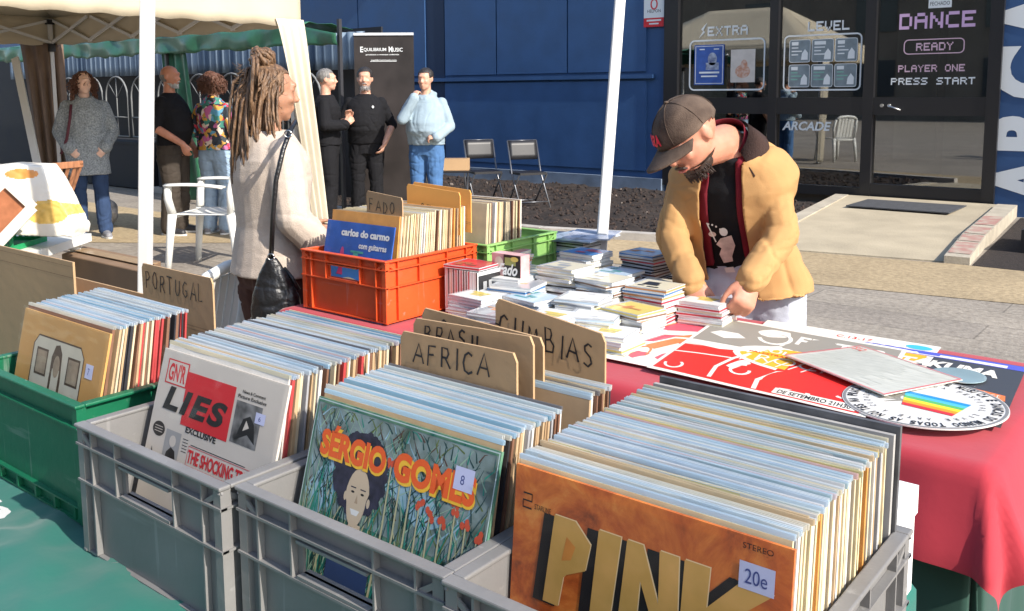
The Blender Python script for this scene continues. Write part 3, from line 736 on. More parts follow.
FILM = bpy.data.materials.new('clear_film'); FILM.use_nodes = True; fn_ = FILM.node_tree; fn_.nodes.clear()
_o = fn_.nodes.new('ShaderNodeOutputMaterial'); _m = fn_.nodes.new('ShaderNodeMixShader'); _t = fn_.nodes.new('ShaderNodeBsdfTransparent'); _g = fn_.nodes.new('ShaderNodeBsdfGlossy'); _g.inputs['Roughness'].default_value = .09
_f = fn_.nodes.new('ShaderNodeFresnel'); _f.inputs['IOR'].default_value = 1.5; _n = fn_.nodes.new('ShaderNodeTexNoise'); _n.inputs['Scale'].default_value = 7; _c = fn_.nodes.new('ShaderNodeTexCoord'); _p = fn_.nodes.new('ShaderNodeMapping'); _p.inputs['Scale'].default_value = (1,1,2.5); _b = fn_.nodes.new('ShaderNodeBump'); _b.inputs['Strength'].default_value = .55; _b.inputs['Distance'].default_value = .02
fn_.links.new(_c.outputs['Object'], _p.inputs['Vector']); fn_.links.new(_p.outputs[0], _n.inputs['Vector']); fn_.links.new(_n.outputs['Fac'], _b.inputs['Height']); fn_.links.new(_b.outputs[0], _g.inputs['Normal']); fn_.links.new(_b.outputs[0], _f.inputs['Normal'])
_k = fn_.nodes.new('ShaderNodeMath'); _k.operation = 'MULTIPLY'; _k.inputs[1].default_value = .32; fn_.links.new(_f.outputs[0], _k.inputs[0]); fn_.links.new(_k.outputs[0], _m.inputs[0]); fn_.links.new(_t.outputs[0], _m.inputs[1]); fn_.links.new(_g.outputs[0], _m.inputs[2]); fn_.links.new(_m.outputs[0], _o.inputs[0])
def film(o, S, off=.0035):
    b = NB(); n = 16; G = [[b.verts.new((-S/2-.002+(S+.004)*i/n, -off-.0006*noise.noise(V((i*.5,j*.5,S*9))), -.001+.318*j/n)) for i in range(n+1)] for j in range(n+1)]
    for j in range(n):
        for i in range(n): b.faces.new((G[j][i], G[j][i+1], G[j+1][i+1], G[j+1][i]))
    obj('plastic_cover', b, FILM, o, smooth=True)
# ---- tabloid style cover
NEWS = mat('newsprint_cover', (.60,.55,.49), .5, var=.06, vscale=7); NPH = mat('press_photo_print', (.30,.30,.30), .5, color2=(.03,.03,.03), vscale=40, detail=2)
o, M_ = front_record('tabloid style record cover with red and black LIES headline in the grey crate', -1.363, -1.040, .793, 1.058, 16, NEWS)
p = Print(.00018)
p.rect(.018,.235,.078,.292,RED,1); p.rect(.021,.238,.075,.289,NEWS,2); p.text('GN\'R',.025,.243,.047,.042,RED,3,bold=.03)
p.rect(.078,.205,.205,.275,RED,1); p.rect(.082,.155,.205,.206,RED,1)
p.text('LIES',.026,.176,.168,.056,BLACK,3,bold=.045,shear=.22,space=1.2)
p.text('EXCLUSIVE',.10,.142,.080,.014,BLACK,2,bold=.03)
p.text('News & Comment',.222,.268,.055,.007,BLACK,2,bold=.02); p.text('Picture Exclusive',.213,.256,.068,.008,BLACK,2,bold=.02)
p.rect(.212,.160,.275,.250,NPH,1); p.poly([(.222,.166),(.235,.215),(.25,.225),(.262,.21),(.27,.17),(.25,.185)],BLACK,2); p.poly([(.238,.19),(.243,.214),(.252,.2)],NEWS,3)
p.rect(.262,.215,.285,.238,PRICE,4); p.text('6',.27,.221,.005,.010,PEN,5)
p.disc(.028,.128,.017,.017,BLACK,1); 
for k in range(3): p.rect(.017,.121+k*.006,.039,.1225+k*.006,NEWS,2)
p.rect(.05,.02,.092,.135,mat('press_photo_grey',(.34,.34,.34),.5),1); p.poly([(.052,.02),(.06,.085),(.07,.098),(.082,.092),(.09,.06),(.092,.02)],BLACK,2); p.disc(.072,.112,.009,.013,NEWS,3)
p.poly([(.02,.02),(.018,.085),(.03,.05),(.045,.06),(.048,.02)],BLACK,2)
p.text('THE SHOCKING TRUTH',.118,.080,.175,.030,RED,2,bold=.03); p.line([(.116,.074),(.116,.116),(.296,.116),(.296,.074),(.116,.074)],.0012,RED,1)
for k in range(4): p.rect(.12+k*.004,.119,.26,.1205,BLACK,1) if k == 0 else None
for k in range(5): p.rect(.098,.098+k*.007,.112,.0995+k*.007,BLACK,1)
p.text('USED TO',.098,.062,.028,.012,BLACK,2,bold=.02); p.text('LOVE',.098,.043,.030,.016,BLACK,2,bold=.05); p.text('HER',.101,.028,.022,.012,BLACK,2,bold=.02)
p.rect(.132,.02,.162,.072,NPH,1); p.disc(.147,.05,.009,.013,NEWS,2); p.text('Elephant gives birth',.17,.055,.09,.012,BLACK,2); p.rect(.172,.015,.2,.048,BLACK,1); p.disc(.186,.035,.007,.009,NEWS,2)
for k in range(6): p.rect(.205,.012+k*.006,.29,.0135+k*.006,BLACK,1)
for v in p.bm.verts: v.co.y = .312-(.312-v.co.y)*.68
p.text('MILLION',.075,.050,.06,.026,BLACK,2,bold=.05); p.rect(.02,.01,.30,.012,BLACK,1)
for k in range(9): p.rect(.02+.1*(k%3),.018+.008*(k//3),.105+.1*(k%3),.020+.008*(k//3),BLACK,1)
p.build('cover_print', M_, o, world=False); film(o, .324, .0048)

# ---- jungle painting cover
JUN = mat('jungle_painting', (.015,.15,.12), .3, color2=(.14,.28,.18), vscale=16, stretch=(2,2,1), coat=.5, thr=(.35,.6))
o, M_ = front_record('record cover with painted jungle, afro portrait and the name Sergio Gomes', -.972, -.648, .790, 1.058, 16, JUN)
LEAF1 = mat('painted_leaf_teal', (.02,.26,.20), .4); LEAF2 = mat('painted_leaf_pale', (.30,.46,.34), .4); LEAF3 = mat('painted_stalk_cream', (.52,.5,.30), .4); LEAF4 = mat('painted_leaf_dark', (.01,.06,.06), .4); SKYP = mat('painted_sky', (.30,.48,.58), .4, var=.3, vscale=20); TWIG = mat('painted_twig', (.10,.05,.035), .5); LEAF5 = mat('painted_leaf_olive', (.12,.17,.05), .4); FLW = mat('painted_flower_red', (.62,.10,.05), .4)
p = Print(.00012); rn = random.Random(5); S = .325
p.rect(.004,.17,.325-.004,.306,mat('painted_dusk',(.08,.12,.09),.35,color2=(.32,.42,.44),vscale=22,coat=.5),1)
p.poly([(.006,.19),(.05,.25),(.08,.235),(.06,.18),(.02,.15)],SKYP,1.5); p.poly([(.10,.27),(.2,.26),(.26,.21),(.22,.19),(.17,.22),(.12,.23)],SKYP,1.5)
for k in range(620):   # blades of grass
    x = rn.uniform(.006,.318); y = rn.uniform(.0,.20)*(1-k/900); h_ = rn.uniform(.03,.11) if x > .13 else rn.uniform(.05,.14); dx = rn.uniform(-.03,.05)
    h_ = min(h_, .285-y); xe = min(max(x+dx,.006),.318)
    p.line([(x,y),((x+xe)/2,y+h_*.6),(xe,y+h_)], [.0022,.0016,.0004], rn.choice([LEAF1,LEAF2,LEAF4,LEAF4,LEAF1,LEAF3,LEAF5,LEAF4]), 2+k*.005)
for k in range(9):
    x = .155+k*.019; h_ = .12+.05*rn.random(); p.line([(x,.09),(x+.004,.09+h_*.5),(x+.002,.09+h_)], [.004,.003,.002], LEAF3, 5.4+.1*k)
    [p.disc(x+.002+rn.uniform(-.006,.006), .09+h_+rn.uniform(-.008,.006), .0035, .0045, FLW, 6.4+.05*q_, n=7) for q_ in range(5)]
for k in range(320):
    x = rn.uniform(.008,.312); y = rn.uniform(.18,.298); a = rn.uniform(-1.2,1.2); L = rn.uniform(.008,.03)
    p.line([(x,y),(min(.318,max(.006,x+L*math.sin(a)*.6)),min(.303,y+L*.5)),(min(.318,max(.006,x+L*math.sin(a))),min(.304,y+L))], [.0022,.0014,.0004], rn.choice([SKYP,LEAF4,LEAF4,LEAF5,LEAF2,LEAF1,TWIG]), 1.7+k*.003)
for k in range(60):    # branches
    x = rn.uniform(.02,.30); y = rn.uniform(.19,.25); p.line([(x,y),(x+rn.uniform(-.02,.02),y+.02),(min(.318,max(.006,x+rn.uniform(-.05,.05))),y+.05)], [.0018,.0012,.0005], rn.choice([LEAF4,LEAF4,LEAF2]), 5.2)
AFRO = mat('painted_hair', (.035,.035,.06), .6, var=.5, vscale=60); FACE = mat('painted_face', (.62,.50,.36), .45); SHRT = mat('painted_shirt', (.03,.06,.16), .5)
PY = .04
_op, _od, _orr = p.poly, p.disc, p.rect
p.poly = lambda pts, m, l=1: _op([(a, b+PY if b > .005 else b) for a, b in pts], m, l)
p.disc = lambda x, y, rx, ry, m, l=1, n=28, a=0: _od(x, y, rx, ry, m, l, n, a)
p.rect = lambda x0, y0, x1, y1, m, l=1, sh=0: _op([(x0,y0+PY),(x1,y0+PY),(x1,y1+PY),(x0,y1+PY)], m, l)
p.poly([(.072,.0),(.072,.085),(.085,.105),(.10,.115),(.125,.115),(.14,.10),(.15,.08),(.152,.0)],SHRT,7)
p.poly([(.098,.10),(.10,.13),(.122,.13),(.122,.10),(.11,.092)],FACE,7.6)
p.disc(.105,.192,.047,.052,AFRO,7.3)
for k in range(40):
    a = rn.uniform(0,6.28); p.disc(.105+.045*math.cos(a), .192+.05*math.sin(a), .006,.006, AFRO, 7.32+.01*k, n=8)
p.poly([(.107+.0215*math.cos(t)*(1 if math.sin(t) > 0 else .82), .162+.037*math.sin(t)) for t in [i*math.pi/12 for i in range(24)]],FACE,8)
for sx in (-1, 1): p.disc(.107+sx*.009,.168,.0032,.0015,BLACK,8.5,n=10); p.rect(.107+sx*.009-.005,.173,.107+sx*.009+.005,.1745,AFRO,8.5); p.disc(.107+sx*.0215,.16,.003,.006,FACE,7.9,n=10)
p.poly([(.104,.155),(.110,.155),(.107,.166)],mat('painted_nose_shade',(.45,.33,.22),.5),8.4); p.poly([(.098,.147),(.116,.147),(.112,.140),(.102,.140)],WHITE,8.6)
p.poly, p.disc, p.rect = _op, _od, _orr
for k in range(16):
    a = R(10+k*10.5); p.line([(.27,.03),(.27+.028*math.cos(a),.03+.028*math.sin(a)),(.27+.05*math.cos(a),.03+.046*math.sin(a))],[.004,.005,.001],mat('painted_leaf_bright',(.03,.36,.24),.4),9+.05*k)
# lettering: orange red over yellow
ORR = mat('title_orange_red', (.80,.13,.03), .4); YEL = mat('title_yellow', (.85,.52,.05), .4)
def wav(x, y): return (x, y + .0*x)
for m_, dx, dy, bo, l in ((YEL,.0018,-.0035,.085,12),(ORR,0,0,.05,13)):
    p.text('SÉRGIO', .022+dx, .240+dy, .125, .042, m_, l, bold=bo); p.text('GOMES', .162+dx, .240+dy, .135, .036, m_, l, bold=bo)
p.rect(.262,.255,.292,.282,PRICE,15); p.text('8',.272,.262,.006,.011,PEN,16)
p.line([(.002,.002),(.323,.002),(.323,.31),(.002,.31)],.0022,mat('sleeve_edge_shine',(.5,.62,.62),.2),14,True)
p.build('cover_print', M_, o, world=False); film(o, .324, .0048)

# ---- orange marbled cover
MARB = mat('marbled_orange_cover', (.16,.030,.008), .35, color2=(.74,.29,.06), vscale=11, detail=9, coat=.4, thr=(.30,.68))
for n_ in MARB.node_tree.nodes:
    if n_.type == 'TEX_NOISE': n_.inputs['Distortion'].default_value = 1.6; n_.inputs['Roughness'].default_value = .62
    if n_.type == 'VALTORGB': e_ = n_.color_ramp.elements.new(.46); e_.color = (.50,.10,.016,1); e_ = n_.color_ramp.elements.new(.58); e_.color = (.66,.18,.03,1)
o, M_ = front_record('orange marbled record cover with gold PINK lettering in the nearest crate', -.612, -.293, .772, 1.060, 5, MARB)
GOLD = mat('title_gold', (.72,.42,.13), .45, var=.2, vscale=18, color2=(.55,.33,.08)); GHI = mat('title_highlight', (.85,.66,.38), .4)
p = Print(.0002)
glyph = {'P':[[(.18,0),(.30,1),(.62,1),(.86,.8),(.80,.5),(.52,.38),(.48,.34),(.42,0)],[(.50,.80),(.64,.72),(.58,.56),(.44,.52)]],
 'I':[[(.10,0),(.22,1),(.72,1),(.55,0)]],'N':[[(.02,0),(.12,1),(.38,1),(.66,.45),(.64,1),(.94,1),(.98,0),(.72,0),(.36,.62),(.32,0)]],
 'K':[[(.05,0),(.08,1),(.40,1),(.38,.60),(.80,1),(1.15,.94),(.62,.52),(1.1,0),(.72,0),(.38,.40),(.36,0)]]}
def big(ch, x, y, w, h, dx=0, dy=0, m_=GOLD, l=3):
    for k, pl in enumerate(glyph[ch]):
        p.poly([(x+a*w+dx, y+b*h+dy) for a, b in pl], m_ if k == 0 else mat('marble_counter',(.45,.13,.03),.4,color2=(.7,.3,.06),vscale=9), l+k*.5)
for ch, x, w in (('P',.030,.085),('I',.100,.055),('N',.138,.072),('K',.205,.085)):
    for dx in (-.014,-.010,-.005): big(ch, x, .172, w, .098, dx, -.002, BLACK, 1.5+dx*10)
    big(ch, x, .172, w, .098, 0.0012, .0012, GHI, 2.2); big(ch, x, .172, w, .098)
for k, (x, w, s_) in enumerate(((.008,.030,'F'),(.040,.03,'L'),(.075,.05,'O'),(.12,.05,'Y'),(.175,.055,'D'))):
    p.text(s_, x-.007, .052, w, .10, BLACK, 1.5, bold=.09); p.text(s_, x, .054, w, .10, GOLD, 3.2, bold=.07)
p.line([(.012,.283),(.024,.283),(.024,.275),(.012,.275),(.012,.267),(.024,.267)],.002,BLACK,2); p.text('STARLINE',.028,.268,.022,.006,BLACK,2)
p.text('STEREO',.27,.300,.03,.0055,BLACK,2)
p.rect(.268,.262,.303,.288,PRICE,4,sh=0); p.text('20e',.274,.268,.022,.014,PEN,5)
p.build('cover_print', M_, o, world=False); film(o, .324, .0048)

# ---- gold cover in the green crate
GLD = mat('golden_card_cover', (.56,.31,.10), .5, var=.12, vscale=6); SEP = mat('sepia_print', (.56,.52,.42), .5, var=.1, vscale=12); SEPD = mat('sepia_dark', (.09,.055,.035), .5); SEPM = mat('sepia_mid', (.30,.23,.16), .5, var=.3, vscale=40)
o, M_ = front_record('golden brown record cover with sepia picture of a band in the dark green crate', -1.835, -1.512, .778, 1.060, 13, GLD)
p = Print(.0002)
p.poly([(.06,.02),(.06,.255),(.075,.272),(.235,.272),(.25,.255),(.25,.02)],SEP,1)
p.line([(.06,.02),(.06,.255),(.075,.272),(.235,.272),(.25,.255),(.25,.02)],.003,SEPD,1.5)
for x in (.075,.195): p.rect(x,.2,x+.045,.25,SEPD,2); p.rect(x+.004,.204,x+.041,.246,SEPM,3)
p.poly([(.135,.02),(.135,.24),(.145,.262),(.16,.265),(.172,.25),(.178,.2),(.178,.02)],SEPD,2); p.rect(.143,.14,.17,.22,SEP,3); p.disc(.157,.225,.012,.02,SEPM,3.2); p.rect(.143,.05,.17,.13,SEPM,3)
for x, hh in ((.07,.10),(.095,.12),(.115,.09),(.19,.095),(.212,.11),(.236,.08)):
    p.poly([(x-.012,.02),(x-.014,hh-.03),(x-.005,hh-.015),(x+.005,hh-.015),(x+.013,hh-.03),(x+.012,.02)],SEPD,3); p.disc(x,hh,.006,.010,SEP,4); p.disc(x,hh+.006,.007,.006,SEPD,3.5)
p.disc(.20,.15,.003,.022,SEPM,2); p.disc(.085,.155,.003,.02,SEPM,2)
p.rect(.262,.225,.288,.25,PRICE,4); p.text('7',.27,.231,.006,.012,PEN,5)
p.build('cover_print', M_, o, world=False); film(o, .324, .0048)

# ---- blue cover in the orange red crate
BLC = mat('blue_cover', (.03,.11,.42), .4, var=.25, vscale=12, coat=.4)
o, M_ = front_record('blue record cover with white lettering in front of the orange red crate', -2.372, -2.055, 1.985, 1.056, 12, BLC)
p = Print(.0003)
p.poly([(.0,.23),(0,.15),(.06,.175),(.12,.19),(.17,.18),(.2,.14),(.317,.11),(.317,0),(0,0)],mat('blue_cover_light',(.05,.22,.60),.4),1)
p.disc(.14,.10,.06,.035,mat('cover_sand',(.65,.60,.42),.5),2); p.disc(.14,.085,.045,.03,mat('cover_red',(.5,.15,.12),.5),2.3); p.disc(.09,.20,.010,.030,mat('cover_magenta',(.5,.06,.2),.5),2.6); p.poly([(.075,.14),(.105,.14),(.094,.19)],mat('cover_magenta',(.5,.06,.2),.5),2.5)
p.disc(.155,.19,.016,.03,mat('cover_green',(.08,.35,.3),.5),2.5); p.rect(.13,.215,.19,.222,mat('cover_green',(.08,.35,.3),.5),2.5)
p.text('carlos do carmo',.075,.266,.225,.024,WHITE,3,bold=.05); p.text('com guitarras',.165,.225,.128,.024,WHITE,3,bold=.035)
p.build('cover_print', M_, o, world=False); film(o, .324, .0048)

# ------------------------------------------------------------------ cardboard dividers
CBD = mat('cardboard', (.43,.275,.145), .85, var=.07, vscale=4, bump=.08, bscale=30); CBO = mat('orange_card', (.72,.36,.09), .7, var=.08, vscale=5); CBE = mat('cardboard_edge', (.25,.16,.09), .9, var=.4, vscale=150, stretch=(3,1,1))
def divider(label, y, xa, xb, zt0, zt1, h, text=None, m_=CBD, yaw=0.0, tilt=0.0, tx=(.06,.93), ty=(.48,.86), T=.004, cut=.0, notch=None):
    w_ = (xb-xa)/math.cos(yaw) if yaw else xb-xa
    o_ = V((xa, y, 0)); u = V((math.cos(yaw), math.sin(yaw), 0)); n_ = V((-math.sin(yaw), math.cos(yaw), 0)); up_ = V((0,0,1))*math.cos(tilt) + n_*math.sin(tilt)
    sl = (zt1-zt0)/w_
    pts = [(0,0),(w_,0),(w_,h+zt1-zt0-.012),(w_-.006,h+zt1-zt0),(.5*w_,h+(zt1-zt0)*.5+cut),(.006,h),(0,h-.010)]
    base = o_ + V((0,0,zt0)) - up_*h
    b = NB(); prism(b, [base + u*a + up_*c for a, c in pts], n_.cross(V((0,0,1))).cross(u)*0 + (u.cross(up_))*-T)
    d = thing('divider', label, 'divider', (xa, y, zt0-h))
    obj('card', b, m_, d, world=True)
    p = Print(.0005)
    for k in (.30,.34) : p.line([(0,h*k),(w_,(h+zt1-zt0)*k)], .0012, CBE, 1)
    if text: p.marker(text, tx[0]*w_, ty[0]*h, (tx[1]-tx[0])*w_, (ty[1]-ty[0])*h, .0032, MARK, 2)
    p.bm.transform(Matrix(((1,0,0,0),(sl,1,0,0),(0,0,1,0),(0,0,0,1))))
    p.build('writing' if text else 'crease', face_mtx(base, u, up_, .0004), d)
    return d
divider('brown cardboard divider marked AFRICA', .925, -.952, -.735, 1.125, 1.128, .165, 'AFRICA', tx=(.12,.82), ty=(.75,.93))
divider('brown cardboard divider marked BRASIL just behind AFRICA', .952, -.952, -.728, 1.139, 1.146, .165, 'BRASIL', tx=(.10,.66), ty=(.80,.95))
divider('brown cardboard divider marked CABO between BRASIL and CUMBIAS', .985, -.966, -.736, 1.146, 1.136, .175, 'CABO', tx=(.16,.50), ty=(.80,.94))
divider('large brown cardboard divider marked CUMBIAS', 1.035, -.862, -.672, 1.166, 1.140, .20, '-CUMBIAS', tx=(-.02,.96), ty=(.73,.90), yaw=R(2))
divider('brown cardboard divider marked PORTUGAL in the dark green crate', 1.072, -1.93, -1.655, 1.094, 1.092, .17, 'PORTUGAL', tx=(.06,.92), ty=(.68,.90))
divider('small brown cardboard divider marked FADO in the orange red crate', 2.04, -2.245, -2.06, 1.155, 1.145, .15, 'FADO', tx=(.08,.86), ty=(.60,.84), yaw=R(-6))
divider('orange card divider at the back of the orange red crate, in front of its twin', 2.28, -2.30, -2.05, 1.155, 1.14, .16, 'OZ', m_=CBO, tx=(.25,.52), ty=(.35,.62))
divider('plain orange card divider, the rear one of the orange pair', 2.31, -2.30, -2.04, 1.16, 1.145, .16, None, m_=CBO, yaw=R(3))
# ------------------------------------------------------------------ CDs
def cdm(n, c, **k): return mat(n, c, .35, coat=.4, **k)
CDC = [cdm('case_white', (.70,.70,.68)), cdm('case_cream', (.66,.60,.44)), cdm('case_yellow', (.66,.52,.12)), cdm('case_black', (.02,.02,.022)), cdm('case_red', (.5,.03,.05)), cdm('case_blue', (.05,.18,.42)),
       cdm('case_grey', (.32,.33,.34)), cdm('case_teal', (.08,.3,.3)), cdm('case_orange', (.65,.25,.08)), cdm('case_pink', (.62,.25,.3)), cdm('case_brown', (.18,.1,.06)), cdm('case_pale_blue', (.45,.56,.66))]
CLR = mat('jewel_case_clear', (.55,.57,.58), .08, coat=.8)
_cr = random.Random(21)
def cd_mesh(ci, co_, th=.0102, art=0):
    b = NB(); W, D = .071, .0625
    box(b, -W, W, -D, D, 0, th*.22, 0); box(b, -W+.0008, W-.0008, -D+.0008, D-.0008, th*.22, th*.78, 1); box(b, -W, W, -D, D, th*.78, th, 0)
    z = th+.0003
    def q(x0,y0,x1,y1,mi,zz=z):
        f = b.faces.new([b.verts.new(p) for p in ((x0,y0,zz),(x1,y0,zz),(x1,y1,zz),(x0,y1,zz))]); f.material_index = mi
    q(-W+.012,-D+.004,W-.003,D-.004,2)
    r = random.Random(art)
    for k in range(4):
        x = r.uniform(-W+.015, W-.06); y = r.uniform(-D+.006, D-.03); q(x, y, min(W-.005, x+r.uniform(.015,.06)), min(D-.006, y+r.uniform(.006,.03)), 3, z+.0003*(k+1))
    me = bpy.data.meshes.new('compact_disc'); b.normal_update(); b.to_mesh(me); b.free()
    for m in (CLR, CDC[ci], CDC[co_], CDC[_cr.randrange(len(CDC))]): me.materials.append(m)
    return me
CDP = [cd_mesh(a, c, art=i) for i, (a, c) in enumerate([(0,0),(1,1),(0,2),(3,3),(4,4),(0,5),(6,0),(1,9),(0,11),(2,2),(10,1),(0,6),(5,11),(8,1),(0,1),(11,0),(3,0),(0,8)])]
CDG = 'CDs stacked on the crimson cloth'
def cd(me, x, y, z, rz, label, tilt=None, group=CDG):
    o = bpy.data.objects.new('compact_disc', me); COL.objects.link(o); o.location = (x, y, z); o.rotation_euler = (0,0,rz) if tilt is None else tilt
    return tag(o, label, 'CD', group)
def stack(x, y, n, label, pick, rz=0.0, z0=.7655, jit=.006, top=None):
    z = z0; n += 1 if n > 5 else 0
    for i in range(n):
        me = CDP[pick[_cr.randrange(len(pick))]] if not (top is not None and i == n-1) else CDP[top]
        cd(me, x+_cr.uniform(-jit,jit), y+_cr.uniform(-jit,jit), z, rz+R(_cr.uniform(-8,8)), label); z += .0107
    return z
ALLC = list(range(18)); LIGHT = [0,1,2,6,8,13,14,15,4,5,10,17,12,7,16]
stack(-2.03, 2.50, 13, 'CD in the tall reddish stack beside the light green crate', [4,4,7,13,4,17], R(4), top=7)
stack(-1.865, 2.47, 9, 'CD in the stack directly behind the pink and black book', LIGHT+[4], R(-3), top=1)
stack(-1.70, 2.40, 13, 'CD in the tall cream and yellow stack in the middle of the CDs', [0,1,2,9,3,10,1,16], R(3), top=1)
stack(-1.80, 2.66, 13, 'CD in the stack topped by a blue cover', [0,3,14,8,1,11], R(-2), top=5)
stack(-1.64, 2.60, 9, 'CD in the pale stack behind the cream and yellow one', LIGHT, R(6), top=8)
stack(-1.62, 2.78, 14, 'CD in the dark mixed stack beside the tent pole', [12,3,8,10,4,16], R(-4), z0=.755, top=12)
stack(-1.96, 2.84, 15, 'CD in the stack under the large flat covers', ALLC, R(2), z0=.755)
stack(-1.53, 2.25, 8, 'CD in the low stack in the centre near the CUMBIAS divider', LIGHT, R(5), top=15)
stack(-1.68, 2.20, 7, 'CD in the low stack just behind the CUMBIAS divider', LIGHT, R(-7), top=8)
stack(-1.52, 2.09, 6, 'CD in the front low stack closest to the grey crates', [0,1,4,15,7,16], R(8), top=0)
stack(-1.68, 2.03, 6, 'CD in the low stack hidden partly by the CUMBIAS divider', LIGHT, R(3), top=11)
stack(-1.40, 2.44, 10, 'CD in the stack topped by a cream and red cover near the man', [1,12,13,13,7,4], R(-3), top=13)
stack(-1.48, 2.62, 7, 'CD in the stack at the far edge beside the man', LIGHT, R(9), top=14)
stack(-1.26, 2.52, 6, 'CD in the small stack under the man\'s right hand', [0,4,7,1], R(4), z0=.7655, top=0)
stack(-1.36, 2.26, 7, 'CD in the pale stack beside the pink poster', LIGHT+[7], R(-5), top=9)
stack(-1.34, 2.10, 5, 'CD in the short stack at the left edge of the posters', [0,9,7,1,14], R(4), top=0)
stack(-1.84, 2.12, 7, 'CD in the white stack beside the upright CDs', [0,0,14,1], R(-2), top=0)
stack(-1.85, 2.29, 10, 'CD in the pile below the pink and black book', [0,6,14], R(1), top=0)
stack(-1.55, 2.40, 11, 'CD in the tall white stack between the cream stack and the man', [0,10,1,15,4,9,3], R(-8), top=14)
stack(-1.43, 2.16, 6, 'CD in the low stack between the CUMBIAS divider and the pink poster', [0,14,7,1], R(12), top=15)
stack(-1.78, 2.25, 9, 'CD in the stack directly in front of the cream and yellow one', [0,6,12,1,17,4], R(6), top=11)
stack(-1.50, 2.75, 5, 'CD in the small stack nearest the tent pole on the cloth edge', [0,4,6], R(-6), z0=.755, top=4)
for i in range(13):
    cd(CDP[_cr.choice([4,7,0,4,14,3])], -2.005+i*.0108, 2.215, .7665+.0715, 0, 'CD standing upright in the short row with its spine out, beside the orange red crate', (R(90), R(90), R(90)), 'upright CDs beside the orange red crate')
o = cd(CDP[4], -1.94, 2.215, .912, R(5), 'magenta CD lying on top of the upright row', None, 'CD on the upright row')
del o['group']
# pink and black book with script lettering
BKP = mat('book_pink', (.62,.36,.36), .5, var=.25, vscale=20); PGE = mat('book_pages', (.6,.57,.5), .9)
bk = thing('book', 'pink and black boxed book with white script word Fado among the CDs', 'book', (-1.84, 2.29, .874))
b = NB(); box(b, -1.90, -1.78, 2.265, 2.31, .8745, .955); obj('cover', b, BKP, bk, world=True, bevel=.002)
p = Print(.0004); p.rect(.05,.002,.118,.079,BLACK,1); p.rect(.055,.045,.1,.07,mat('book_olive',(.3,.32,.1),.5),2); p.disc(.095,.066,.016,.008,mat('case_yellow',(.66,.52,.12)),3); p.text('Fado',.028,.012,.08,.038,WHITE,4,bold=.03,shear=.35); p.disc(.03,.05,.018,.02,CREAM,1)
p.build('cover_print', face_mtx((-1.90,2.2645,.8755),(1,0,0),(0,0,1)), bk)
# large flat covers lying on the far stacks
for i, (x, y, z, a, c, l) in enumerate(((-2.0,2.86,.918,12,(.10,.14,.2),'dark blue grey cover, lowest of the three flat ones behind the CDs'), (-1.96,2.87,.924,2,(.42,.50,.60),'pale blue flat cover in the middle of the three behind the CDs'), (-1.93,2.90,.930,20,(.55,.58,.66),'white and lilac sheet topmost of the flat covers behind the CDs'))):
    b = NB(); box(b, -.12+.015*i, .12-.015*i, -.11, .11, 0, .005); o = obj('flat_cover', b, mat('flat_cover_%s' % 'abc'[i], c, .3, var=.35, vscale=18, coat=.4)); o.location = (x, y, z); o.rotation_euler = (0,0,R(a)); tag(o, l, 'record')

# ------------------------------------------------------------------ posters and the round picture
PAP = lambda n, c: mat(n, c, .55)
PW = PAP('poster_white', (.70,.66,.58)); PRD = PAP('poster_red', (.72,.018,.012)); PYL = PAP('poster_yellow', (.80,.38,.02)); PGY = PAP('poster_grey', (.26,.24,.20)); PPK = PAP('poster_pink', (.66,.08,.12)); PBK = PAP('poster_charcoal', (.05,.055,.065)); PBL = PAP('poster_violet_blue', (.08,.10,.48)); PCY = PAP('poster_cyan', (.05,.42,.60)); POR = PAP('poster_deep_orange', (.70,.17,.05))
def poster(label, pts, z, m, T=.0006, cat='poster', name='poster'):
    """thin paper sheet, corners in world XY, with gently lifted edges"""
    b = NB(); n = 14; a, c, d, e = [V((*q, 0)) for q in pts]; g = []
    for j in range(n+1):
        rw = []
        for i in range(n+1):
            q = (a*(1-i/n)+c*(i/n))*(1-j/n) + (e*(1-i/n)+d*(i/n))*(j/n)
            q.z = z + .0022*(1+noise.noise(V((q.x*5, q.y*5, z*200)))) ; rw.append(b.verts.new(q))
        g.append(rw)
    for j in range(n):
        for i in range(n): b.faces.new((g[j][i], g[j][i+1], g[j+1][i+1], g[j+1][i]))
    ex = bmesh.ops.extrude_face_region(b, geom=b.faces[:]); bmesh.ops.translate(b, verts=[v for v in ex['geom'] if isinstance(v, bmesh.types.BMVert)], vec=(0,0,T))
    bmesh.ops.recalc_face_normals(b, faces=b.faces[:])
    o = obj(name, b, m); tag(o, label, cat); return o
def onposter(p, o, pts, z, name='poster_print'):
    a, c = V((*pts[0],0)), V((*pts[1],0)); e = V((*pts[3],0))
    W = (c-a).length; Hh = (e-a).length
    u = (c-a).normalized(); v_ = (e-a); v_ = v_.normalized()
    # print coordinates 0..1 of the sheet, following its waves
    bm = p.bm
    bmesh.ops.subdivide_edges(bm, edges=[x for x in bm.edges if x.calc_length() > .12], cuts=3, use_grid_fill=False)
    bmesh.ops.triangulate(bm, faces=bm.faces[:])
    A, B_, C_, D_ = [V((*q,0)) for q in pts]
    for v in bm.verts:
        s, t = v.co.x, v.co.y; lz = v.co.z
        q = (A*(1-s)+B_*s)*(1-t) + (D_*(1-s)+C_*s)*t
        q.z = z + .0022*(1+noise.noise(V((q.x*5, q.y*5, z*200)))) + .0009 + lz; v.co = q
    me = bpy.data.meshes.new(name); bm.normal_update(); bm.to_mesh(me); bm.free()
    return finish(name, me, p.m, o, world=True)
